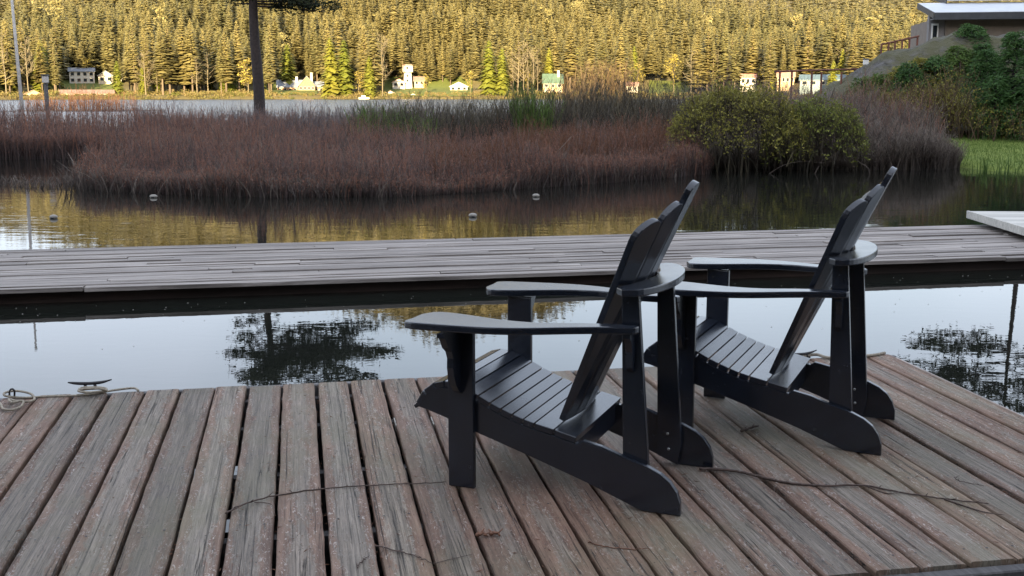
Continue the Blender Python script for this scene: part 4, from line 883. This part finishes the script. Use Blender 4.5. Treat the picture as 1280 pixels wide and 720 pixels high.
marsh('fresh_leaf_sprigs', 'bright fresh green leaves among the dark willow stems', [(-4.4, 31), (-2.2, 30.6), (-2.2, 34), (-4.6, 34)], 260, lambda x, y: 1.32 + 0 * x, 'gleaf', wid=.012, side=16, sl=.2)
marsh('fresh_leaf_sprigs', 'patch of vivid green leaves on one dark willow top', [(.1, 30.2), (1.05, 30.2), (1.05, 31.4), (.1, 31.4)], 130, lambda x, y: 1.62 + 0 * x, 'gleaf', wid=.012, side=22, sl=.2)
M6 = [(4.6, 26.6), (6.2, 26.2), (8.2, 25.8), (9.9, 25.9), (10.7, 27), (11.3, 31), (11.5, 36.5), (6, 37), (5.2, 31)]
F6 = [(4.6, 26.6), (6.2, 26.2), (8.2, 25.8), (9.9, 25.9), (10.7, 27)]
marsh('bramble_thicket', 'grey-purple tangled thicket between the green bush and the lawn', M6, 7000, lambda x, y: np.interp(edge_dist(x, y, F6, False), [0, .5, 2, 5, 9], [.75, 1.1, 1.55, 1.75, 1.9]) * np.interp(x, [4.6, 7, 9, 10.6, 11.5], [.85, 1.05, 1.02, .82, .8]), 'galegrey', F6, 3000, wid=.008, side=8, lean=.25, sl=.4)
marsh('bramble_thicket', 'purple-red twigs standing above the grey tangle', M6, 2600, lambda x, y: np.interp(edge_dist(x, y, F6, False), [0, 2, 5, 9], [.8, 1.65, 1.85, 1.95]), 'gale', wid=.008, side=7, sl=.35)
for nm, pl in (('marsh_bank', inset(M1, .90)), ('marsh_bank', inset(M2, .94)), ('marsh_bank', M3), ('marsh_bank', inset(M4, .95)), ('marsh_bank', inset(M6, .88))): ground_poly(nm, pl, .05 + .012 * random.random(), M['mud'])
marsh('red_stem_thicket', 'sunlit red-orange stem tips beyond the left thicket', [(-53, 121), (-42, 121), (-42, 130), (-53, 130)], 520, lambda x, y: 2.5 - .12 * np.abs(x + 47), 'dogwood', wid=.022, side=8, sl=.3)
marsh('red_stem_thicket', 'dull brown stem belt between the pine and the open lake', [(2, 52), (40, 52), (60, 124), (6, 124)], 5200, lambda x, y: np.interp(y, [52, 90, 124], [1.3, 1.6, 2.1]), 'willow', wid=.02, side=6, sl=.3, catk=False)
ground_poly('marsh_bank', [(2, 51), (45, 51), (64, 126), (4, 126)], .03, M['mud']); ground_poly('marsh_bank', [(-55, 120), (-40, 120), (-40, 132), (-55, 132)], .03, M['mud'])
# tall sunlit willow beyond
def shrub(name, label, c, nst, hlo, hhi, spread, mat, leaf=None, nleaf=0, leafsz=.03, cat='shrub', thick=.02, side=10, lean=.22, base_r=.5, parts=('stems', 'leaves'), leafband=(.45, 1.)):
    P = np.stack([c[0] + RNG.normal(0, base_r, nst), c[1] + RNG.normal(0, base_r, nst), np.full(nst, c[2] - .1)], 1) - np.array([c[0], c[1], c[2]])
    H = RNG.uniform(hlo, hhi, nst); n0 = nst
    v, t, a = thicket(P, H, 5, thick, side, lean, .32, False); e = empty(name, tuple(c)); link(parts[0], tri_mesh(parts[0], v, t, FOL[mat], {'tint': a}), e)
    if leaf:
        k = RNG.integers(0, nst, nleaf); f = RNG.uniform(*leafband, nleaf); top = P[k] + np.stack([RNG.normal(0, spread, nleaf), RNG.normal(0, spread, nleaf), H[k] * f], 1); e3 = RNG.normal(0, leafsz, (nleaf, 3, 3))
        link(parts[1], tri_mesh(parts[1], (top[:, None] + e3).reshape(-1, 3), np.arange(nleaf * 3).reshape(-1, 3), FOL[leaf], {'tint': np.repeat(RNG.uniform(0, 1, nleaf), 3)}), e)
    return tag(e, label, cat)
for px, h in ((712, 3.3), (733, 4.1), (750, 4.4), (768, 4.2), (786, 3.4)):
    p = at(px, 119, 117); h *= 1.28; shrub('willow_shrub', 'tall clump of sunlit golden willow stems beyond the marsh', (p.x, 117 + random.uniform(-2, 2), .05), 46, h * .72, h, .3, 'brush', thick=.030, side=9, lean=.16, base_r=.65)['group'] = 'tall golden willow clumps'

# ---------------- rounded willow bushes at the water
def dome_bush(name, label, c, rx, ry, z0, z1, nst, mat, leaf, nleaf, fork=.45):
    """several leaning trunks from one foot, branching into a dome of fine upright twigs with small leaves on the outside"""
    e = empty(name, (c[0], c[1], 0)); tm = TM(); ends = []
    for i in range(nst):
        a = RNG.uniform(0, 6.283); q = RNG.uniform(0, 1) ** .5; foot = np.array((RNG.normal(0, .28), RNG.normal(0, .22), -.1)); tx, ty = math.cos(a) * q * rx * .8, math.sin(a) * q * ry * .8
        zt = z0 + (z1 - z0) * math.sqrt(max(0, 1 - .8 * q * q)) * .62; mid = foot * .9 + np.array((tx, ty, 0)) * .22 + (0, 0, zt * .55); top = np.array((tx, ty, zt)); r0 = RNG.uniform(.012, .034)
        tm.add(*tube(smooth_line([foot, mid, top], 3), list(np.linspace(r0, .006, 7)), 5, False), a=RNG.uniform(.0, .4)); ends.append(top)
        for j in range(7):
            f = RNG.uniform(.4, 1); s = mid * (1 - f) + top * f; a2 = RNG.uniform(0, 6.283); l = RNG.uniform(.15, .5); d = np.array((math.cos(a2) * l * .9, math.sin(a2) * l * .9, RNG.uniform(-.1, .45) * l)); tm.add(*tube([s, s + d * .5 + (0, 0, .03), s + d], [.007, .005, .002], 3, False), a=RNG.uniform(.1, .6)); ends.append(s + d)
    link('branch', tm.mesh('branch', FOL['willow']), e)
    # fine twigs
    n = 1900; u = RNG.uniform(0, 6.283, n); q = np.sqrt(RNG.uniform(0, 1, n)); x = np.cos(u) * q * rx; y = np.sin(u) * q * ry; zt = z0 + (z1 - z0) * np.sqrt(np.clip(1 - q ** 2.4, .0, 1)); zt *= (1 + .10 * np.sin(x * 5 + 1) * np.sin(y * 6)); H = RNG.uniform(.25, .62, n) * (.6 + .6 * (1 - q)); P = np.stack([x, y, zt - H * RNG.uniform(.8, 1.7, n)], 1)
    v, t, a = thicket(P, H, 3, .0055, 6, .35, .4, False); link('twigs', tri_mesh('twigs', v, t, FOL['willow'], {'tint': a}), e)
    k = RNG.integers(0, n, nleaf); tp = P[k] + np.stack([RNG.normal(0, .05, nleaf), RNG.normal(0, .05, nleaf), H[k] * RNG.uniform(.7, 1.15, nleaf)], 1); e3 = RNG.normal(0, .021, (nleaf, 3, 3))
    link('leaves', tri_mesh('leaves', (tp[:, None] + e3).reshape(-1, 3), np.arange(nleaf * 3).reshape(-1, 3), FOL[leaf], {'tint': np.repeat(RNG.uniform(0, 1, nleaf), 3)}), e)
    return tag(e, label, 'bush')
dome_bush('willow_bush', 'rounded olive-green willow bush on dark stems standing in the pond', (5.05, 25.3), 1.60, 1.2, .42, 1.85, 20, 'willow', 'wleaf', 12000)
dome_bush('willow_bush', 'fresh green low willow bush leaning out from the olive one', (6.85, 25.6), 1.20, .95, .34, 1.55, 11, 'willow', 'wleaf2', 8000)
for i, (px, ln, dr, lab) in enumerate(((958, 1.9, (1, .1, .22), 'long pale bare branch drooping into the pond beside the bush'), (1018, 1.0, (.55, -.1, .62), 'short grey dead branch poking up from the pond edge'), (1088, .9, (-.35, .1, .75), 'forked grey dead branch at the pond edge near the lawn'))):
    p = at(px, 205, 24.7); d = np.array(dr); rs_ = np.random.default_rng(i); q = [np.array((0, 0, -.05))] + [d * ln * f + rs_.normal(0, .05, 3) + (0, 0, .16 * math.sin(f * 5 + i)) * np.array((1, 1, .5)) for f in (.2, .42, .65, .85, 1.)]
    tm = TM(); sl = smooth_line(q, 4); tm.add(*tube(sl, list(np.linspace(.011, .003, len(sl))), 6), a=.45)
    for k in (6, 10, 14): e_ = sl[k] + np.array((rs_.normal(0, .15), rs_.normal(0, .1), rs_.uniform(.08, .28))); tm.add(*tube([sl[k], (sl[k] + e_) / 2 + rs_.normal(0, .02, 3), e_], [.007, .005, .002], 4), a=.4)
    o = link('dead_branch', tm.mesh('dead_branch', FOL['galegrey'])); o.location = (p.x, p.y, .0); tag(o, lab, 'branch')

# ---------------- pine on the marsh islet
def needle_clump(tm, c, r, n, sz):
    p = c + RNG.normal(0, r, (n, 3)) * np.array((1, 1, .42)); d = RNG.normal(0, 1, (n, 3)); d[:, 2] = np.abs(d[:, 2]) * .5; d /= np.linalg.norm(d, axis=1)[:, None]; s = np.cross(d, RNG.normal(0, 1, (n, 3))); s /= np.linalg.norm(s, axis=1)[:, None]
    L = sz * RNG.uniform(.6, 1.3, n)[:, None]; V = np.stack([p - s * L * .16, p + s * L * .16, p + d * L], 1).reshape(-1, 3); tm.add(V, np.arange(n * 3).reshape(-1, 3), a=np.repeat(np.clip(RNG.uniform(0, .8, n) + (p[:, 2] - c[2]) / r * .12, 0, 1), 3))
def pine(name, label, base, trunk_pts, r0, limbs, leafmat='pine', csz=.26, cr=.30, ncl=52):
    e = empty(name, tuple(base)); V, T = tube(smooth_line(trunk_pts, 5), list(np.linspace(r0, r0 * .25, (len(trunk_pts) - 1) * 5 + 1)), 10); link('trunk', tri_mesh('trunk', V, T, M['bark']), e)
    wd = TM(); lf = TM(); tz = np.array([p[2] for p in trunk_pts]); tx = np.array([p[0] for p in trunk_pts])
    for z, az, L, up in limbs:
        a = R(az); u = np.array((math.sin(a), math.cos(a), 0)); p0 = np.array((np.interp(z, tz, tx), 0, z)); pts = [p0, p0 + u * L * .5 + (0, 0, up * L * .35), p0 + u * L + (0, 0, up * L)]
        wd.add(*tube(smooth_line(pts, 3), list(np.linspace(.05, .012, 7)), 5, False))
        for f in np.arange(.35, 1.05, .42 / max(L, .8)):
            c = p0 + (pts[2] - p0) * f + RNG.normal(0, .12, 3) + (0, 0, .08); sd = np.array((-u[1], u[0], 0)) * RNG.normal(0, .32 * (1.1 - f) * L * .5 + .12)
            wd.add(*tube([p0 + (pts[2] - p0) * (f - .1), c + sd], [.015, .006], 4, False)); needle_clump(lf, c + sd, cr * RNG.uniform(.6, 1.1), ncl, csz)
            if f > .55: needle_clump(lf, c - sd * .8 + (0, 0, .1), cr * RNG.uniform(.5, .9), ncl // 2, csz)
    link('limbs', wd.mesh('limbs', M['bark']), e); link('needles', lf.mesh('needles', FOL[leafmat]), e); return tag(e, label, 'tree')
b = at(325, 143, 50); rs = random.Random(4)
limbs = [(5.5, 85, 3.1, -.08), (5.6, 60, 2.6, .0), (5.7, 105, 2.9, -.05), (5.6, -80, 1.1, .0), (6.0, -100, 1.2, .1), (5.9, 130, 2.2, .0), (6.2, 75, 2.6, .0), (6.8, 90, 2.4, .1)]
for k in range(58):
    z = rs.uniform(8.6, 14.6); az = rs.uniform(0, 360); right = math.sin(R(az)); L = (3.1 + 1.9 * right) * (1.05 - .55 * max(0, (z - 10.5) / 4.5)) * rs.uniform(.65, 1.1); limbs.append((z, az, max(.8, L), rs.uniform(-.08, .22)))
pine('pine_tree', 'tall dark pine with a bare lower trunk standing in the marsh', (b.x, 50, .02), [(0, 0, -.1), (-.02, 0, 2.2), (-.12, 0, 4.5), (-.08, 0, 7), (.1, 0, 9.5), (.3, 0, 12), (.4, 0, 15)], .27, limbs)
# tree beside the house whose boughs mirror in the water by the deck
x0 = (1286 - 640) / F_PX * 44; limbs = []
for k in range(34):
    z = rs.uniform(6.6, 12.5); az = rs.choice((rs.uniform(-120, -50), rs.uniform(0, 360))); left = -math.sin(R(az)); L = (2.3 + 2.2 * max(0, left)) * rs.uniform(.6, 1.1); limbs.append((z, az, L, rs.uniform(-.22, .05)))
pine('fir_tree', 'overhanging fir beside the lake house', (x0, 44.5, 2.8 - 1.2), [(0, 0, -.6), (.0, 0, 4), (-.1, 0, 8), (0, 0, 13.5)], .13, limbs, ncl=34)

# ---------------- bank, rock mound and lawn on the right
def bank_z(X, Y):
    Xe = np.where(Y > 39, X * 39 / Y, X)
    crest = np.interp(Xe, [7.5, 8.6, 10, 10.9, 11.7, 12.6, 13.6, 14.6, 20, 40], [-.4, .9, 1.25, 2.0, 2.4, 2.95, 3.3, 3.62, 3.75, 3.9])
    front = .5 + np.clip((Y - 26) / 40, 0, .3); t = np.clip((Y - 33.5) / 5.5, 0, 1); t = t * t * (3 - 2 * t)
    z = front * (X > 8) * np.clip((X - 8) / 2, 0, 1) * (1 - t) + crest * t - .3 * (1 - np.clip((X - 7.5) / 1.5, 0, 1))
    z = z + (.14 * np.sin(X * 2.3 + Y) * np.sin(Y * 1.9) + .09 * np.sin(X * 5.1 + 1.5 * Y) * np.sin(Y * 4.3) + .07 * np.abs(np.sin(X * 3.7 - Y * 2.2))) * t
    return np.where(Y > 54, z - (Y - 54) * .5, z)
o = grid_sheet('rock_mound', np.linspace(7.4, 40, 110), np.linspace(33, 62, 80), bank_z, M['rock'], True); tag(o, kind='structure')
def lawn_z(X, Y): t = np.clip((Y - 24.6 + .25 * np.sin(X * 1.7)) / 1.2, 0, 1); return -.25 + t * .33 + np.clip((Y - 25.5) / 8.5, 0, 1) * .46 + .015 * np.sin(X * 3) * np.sin(Y * 2.6) - .6 * np.clip((11.0 - X) / 1.0, 0, 1)
o = grid_sheet('lawn', np.linspace(10.0, 40, 120), np.linspace(23.8, 34.2, 60), lawn_z, M['grass'], True); tag(o, kind='structure')
n = 26000; x = RNG.uniform(10.6, 17, n); y = RNG.uniform(24.4, 33.5, n); z = lawn_z(x, y); a = RNG.uniform(0, 6.283, n); h = RNG.uniform(.03, .075, n) + .12 * (RNG.uniform(0, 1, n) < .03); s = np.stack([np.cos(a), np.sin(a), 0 * a], 1) * .006
p = np.stack([x, y, z - .01], 1); tip = p + np.stack([RNG.normal(0, .02, n), RNG.normal(0, .02, n), h], 1); ok = z > .02
V = np.stack([p - s, p + s, tip], 1)[ok].reshape(-1, 3); o = link('grass_blades', tri_mesh('grass_blades', V, np.arange(len(V)).reshape(-1, 3), FOL['gleaf'], {'tint': np.repeat(RNG.uniform(.2, 1, ok.sum()), 3)})); tag(o, 'short green lawn grass running down to the pond', 'grass', kind='stuff')
marsh('grass_tufts', 'longer grass tufts along the lawn edge at the pond', [(10.4, 24.9), (17, 24.7), (17, 25.3), (10.4, 25.6)], 420, lambda x, y: .35 + 0 * x, 'gleaf', cat='grass', wid=.006, side=2, sl=.5, lean=.3, catk=False)
# cedars, brush
def spray_tree(name, label, c, h, r, nb, mat='cedar', lean=0., nl=70, cat='tree', z0=.05):
    e = empty(name, tuple(c)); V, T = tube([(0, 0, -.2), (0, 0, h * .5), (lean, 0, h * .98)], [.07, .045, .01], 7); link('trunk', tri_mesh('trunk', V, T, M['bark']), e); lf = TM(); wd = TM()
    for i in range(nb):
        f = RNG.uniform(z0, .97); z = h * f; a = RNG.uniform(0, 6.283); L = r * (1 - f) ** .6 * RNG.uniform(.55, 1.1) + .12; u = np.array((math.cos(a), math.sin(a), 0)); sd = np.array((-u[1], u[0], 0)); p0 = np.array((lean * f, 0, z)); dr = RNG.uniform(.15, .5)
        end = p0 + u * L + (0, 0, -dr * L + .1); wd.add(*tube([p0, p0 + u * L * .5 + (0, 0, .06), end], [.014, .009, .003], 4, False))
        n = int(nl * (.4 + L / r)); t = RNG.uniform(.15, 1.08, n)[:, None]; p = p0 + (u * L) * t + np.array((0, 0, 1.)) * (.12 * np.sin(t * 3) - dr * L * t ** 1.6) + sd * RNG.normal(0, .16 * (1.25 - t), (n, 1)) * (L / r + .4) + RNG.normal(0, .03, (n, 3))
        d = u * RNG.uniform(.02, .10, (n, 1)) + sd * RNG.normal(0, .05, (n, 1)) + np.array((0, 0, -1.)) * RNG.uniform(-.01, .07, (n, 1)); s = np.cross(d, RNG.normal(0, 1, (n, 3))); s = s / np.linalg.norm(s, axis=1)[:, None] * .018
        lf.add(np.stack([p - s, p + s, p + d * 1.1], 1).reshape(-1, 3), np.arange(n * 3).reshape(-1, 3), a=np.repeat(np.clip(RNG.uniform(0, .45) + RNG.uniform(0, .55, n), 0, 1), 3))
    link('limbs', wd.mesh('limbs', M['bark']), e); link('sprays', lf.mesh('sprays', FOL[mat]), e); return tag(e, label, cat)
def on(px, D): x = (px - 640) / F_PX * D; return (x, D, float(bank_z(np.array(x), np.array(D))) if D > 34 else float(lawn_z(np.array(x), np.array(D))))
for px, D, h, r, nb, lab in ((1222, 34.4, 2.1, 1.0, 120, 'bushy green cedar at the top of the lawn beside brown brush'), (1256, 33.6, 3.0, 1.15, 160, 'tallest green cedar in front of the lake house roof'), (1288, 32.6, 2.9, 1.2, 150, 'wide green cedar at the lawn beyond the tallest cedar'), (1236, 32.9, 1.7, .8, 90, 'low young cedar at the foot of the tall cedars')):
    spray_tree('cedar_tree', lab, on(px, D), h, r, nb)
for px, D, h, r, nb, lab, mt in ((1092, 36.4, .6, .75, 50, 'low bright green shrub on the rock slope', 'gleaf'), (1118, 36.6, .55, .7, 45, 'olive-yellow shrub high on the rock slope', 'wleaf'), (1070, 36.6, .6, .7, 45, 'small green shrub low on the rock slope', 'gleaf'), (1140, 36.6, .6, .7, 45, 'mossy yellow-green shrub under the house', 'wleaf'), (1128, 36.0, .95, .8, 55, 'dark green leafy shrub behind the brown brush', 'cedar'), (1200, 38.4, .35, .8, 40, 'spreading green shrub below the house wall', 'cedar'), (1215, 36.4, .9, .9, 60, 'dense green shrub below the house corner', 'cedar'), (1186, 36.8, .55, .9, 50, 'mid green shrub on the mound beneath the stucco wall', 'gleaf'), (1104, 35.2, .6, .8, 50, 'olive shrub at the foot of the rock slope', 'wleaf'), (1160, 36.2, .8, .8, 55, 'ferny dark green shrub half way up the mound', 'cedar')):
    spray_tree('rock_shrub', lab, on(px, D), h, r, nb, mt, cat='shrub', z0=.0, nl=55)
shrub('bare_shrub', 'tall reddish-brown bare shrub in front of the rock mound', on(1174, 33.2), 60, 1.3, 2.2, .2, 'brush', 'wleaf', 1200, .02, thick=.012, side=11, lean=.2, base_r=.3)
shrub('bare_shrub', 'brown bare brush with olive buds beside the lawn', on(1196, 33.0), 45, 1.0, 1.7, .2, 'brush', 'wleaf', 900, .02, thick=.011, side=10, lean=.24, base_r=.3)
shrub('bare_shrub', 'thin brown brush at the foot of the cedars', on(1222, 32.4), 50, .6, 1.15, .2, 'brush', 'wleaf', 500, .02, thick=.010, side=9, lean=.25, base_r=.5)
shrub('bare_shrub', 'brown dry brush under the wide cedar', on(1262, 32.0), 55, .5, 1.1, .2, 'brush', 'wleaf', 500, .02, thick=.010, side=9, lean=.25, base_r=.5)
shrub('bare_shrub', 'yellowish bare shrub on the mound slope', on(1150, 34.5), 45, .7, 1.2, .2, 'brush', 'wleaf', 1500, .025, thick=.012, side=9, lean=.25, base_r=.35)

for px, D, h, lab in ((1070, 33.6, 1.35, 'purple-brown brush at the toe of the rock slope'), (1098, 34.0, 1.5, 'rusty brush below the low bright green shrub'), (1124, 33.8, 1.6, 'brown budding brush next to the tall reddish shrub'), (1142, 34.6, 1.4, 'straw-brown brush on the slope behind the tall reddish shrub')):
    shrub('bare_shrub', lab, on(px, D), 70, h * .6, h, .25, 'brush', 'wleaf', 700, .022, thick=.012, side=10, lean=.28, base_r=.5)
# ---------------- house on the mound
M['stucco'] = mat_simple('tan_stucco', (.20, .165, .135), .9, .12, 3); M['sid'] = mat_simple('grey_siding', (.20, .19, .19), .8, .1, 4); M['metal'] = mat_simple('pale_metal_roof', (.55, .57, .60), .45, .06, 1.5); M['fas'] = mat_simple('dark_fascia', (.045, .05, .06), .5, .2, 4); M['wtrim'] = mat_simple('white_trim', (.75, .75, .73), .5, .06, 5)
hs = empty('modern_house', (at(1168, 20, 46).x, 46, 3.3), R(-8.6)); tag(hs, 'low modern house with pale metal roof and dark fascia on the rock mound', 'house')
ez = at(1168, 24, 46).z - 3.3
bpart('wall', hs, M['stucco'], .62, 14, .75, 8, -.8, ez + .20); bpart('corner_wall', hs, M['sid'], -.02, .60, .85, 1.2, -.8, ez + .21)
def slab(name, x0, x1, y0, y1, z0, rise, th, mat, parent):
    V = [(x0, y0, z0), (x1, y0, z0), (x1, y1, z0 + rise), (x0, y1, z0 + rise)]; V += [(a, b, z - th) for a, b, z in V]
    return link(name, mesh_from(name, V, [(0, 1, 2, 3), (7, 6, 5, 4), (0, 4, 5, 1), (1, 5, 6, 2), (2, 6, 7, 3), (3, 7, 4, 0)], M[mat]), parent)
rf = slab('roof', -.0, 14, 0, 3.4, ez + .27, .62, .06, 'metal', hs)
slab('fascia', 0, 14, -.035, -.004, ez + .25, .0, .27, 'fas', rf); slab('rake_board', -.035, -.004, 0, 3.4, ez + .268, .62, .24, 'fas', rf); slab('soffit', .0, 14, .0, .8, ez + .03, .0, .03, 'sid', rf)
r2 = slab('roof', 1.1, 14, 3.1, 9, ez + 1.0, .9, .06, 'metal', hs); slab('rake_board', 1.06, 1.096, 3.05, 9, ez + 1.03, .9, .24, 'fas', r2)
wf = bpart('window', hs, M['wtrim'], .08, .36, .81, .848, -.4, ez - .12); bpart('pane', wf, M['glass'], .14, .30, .79, .808, -.35, ez - .2)
# rail fences
M['rail'] = mat_simple('red_brown_rail', (.14, .055, .035), .8, .2, 5)
def fence(label, posts, rails, cat='fence'):
    e = empty('rail_fence', posts[0][0]); o0 = np.array(posts[0][0])
    for (p, top) in posts: link('post', bm_mesh('post', box(p[0] - o0[0] - .03, p[0] - o0[0] + .03, p[1] - o0[1] - .03, p[1] - o0[1] + .03, p[2] - o0[2], top - o0[2], .006), M['rail']), e)
    for a, b_ in rails:
        V, T = tube([np.array(a) - o0, np.array(b_) - o0], .034, 4); link('rail', tri_mesh('rail', V, T, M['rail']), e)
    return tag(e, label, cat)
ps = []
for px in (975, 990, 1015, 1027, 1052): q = at(px, 90, 39); ps.append(((q.x, q.y, .5), q.z + .0))
qa, qb = at(968, 89.5, 39), at(1072, 86.5, 39.4); fence('low red-brown rail fence running out from the rock mound', ps, [(qa, qb)])
ps = []
for px, py in ((1102, 56), (1111, 54), (1119, 52), (1128, 50), (1137, 48), (1147, 46)): q = at(px, py, 42); ps.append(((q.x, q.y, float(bank_z(np.array(q.x), np.array(42.)))-.2), q.z))
fence('red-brown rail fence climbing the rock mound to the house', ps, [(at(1101, 56, 42), at(1149, 45, 42))])
q = at(1082, 84, 40); lp = empty('garden_lamp', (q.x, q.y, q.z)); bpart('post', lp, M['fas'], -.03, .03, -.03, .03, -.6, .08); bpart('lantern', lp, M['wtrim'], -.08, .08, -.08, .08, .082, .26, bev=.01); bpart('cap', lp, M['fas'], -.1, .1, -.1, .1, .262, .30, bev=.01); tag(lp, 'small white garden lamp on the mound by the fence foot', 'lamp')
# ---------------- pole and lamp post at the left
M['pole'] = mat_simple('weathered_white_pole', (.50, .47, .44), .7, .15, 6)
b = at(27, 126, 45); t_ = at(15, 0, 45); pe = empty('mast_pole', (b.x, b.y, 0)); dx = (t_.x - b.x) / (t_.z - b.z)
V, T = tube([(-dx * 1.5, 0, -.3), (dx * 2, 0, 3), (dx * 7, 0, 8.5)], [.085, .065, .04], 8); link('shaft', tri_mesh('shaft', V, T, M['pole']), pe); V, T = tube([(dx * 7, 0, 8.5), (dx * 7.1, 0, 8.62)], [.07, .05], 8); link('cap', tri_mesh('cap', V, T, M['pole']), pe)
tag(pe, 'tall thin white pole leaning slightly above the left thicket', 'pole')
b = at(58, 119, 45); le = empty('dock_piling', (b.x, b.y, 0)); zt = at(58, 104, 45).z
V, T = tube([(0, 0, -.4), (0, 0, zt)], [.085, .08], 10); link('post', tri_mesh('post', V, T, M['fascia']), le); link('lantern', bm_mesh('lantern', box(-.105, .105, -.105, .105, zt + .002, zt + .28, .03), M['pole']), le); bpart('cap', le, M['fas'], -.13, .13, -.13, .13, zt + .282, zt + .33, bev=.02); tag(le, 'dark wooden piling with a boxy lantern on top beyond the left thicket', 'piling')

for o in list(SC.objects):
    if o.parent is not None and o.type == 'MESH' and o.name.split('.')[0] in ('stems', 'leaves', 'twigs', 'needles', 'sprays', 'limbs', 'branches', 'branch'): o['kind'] = 'stuff'
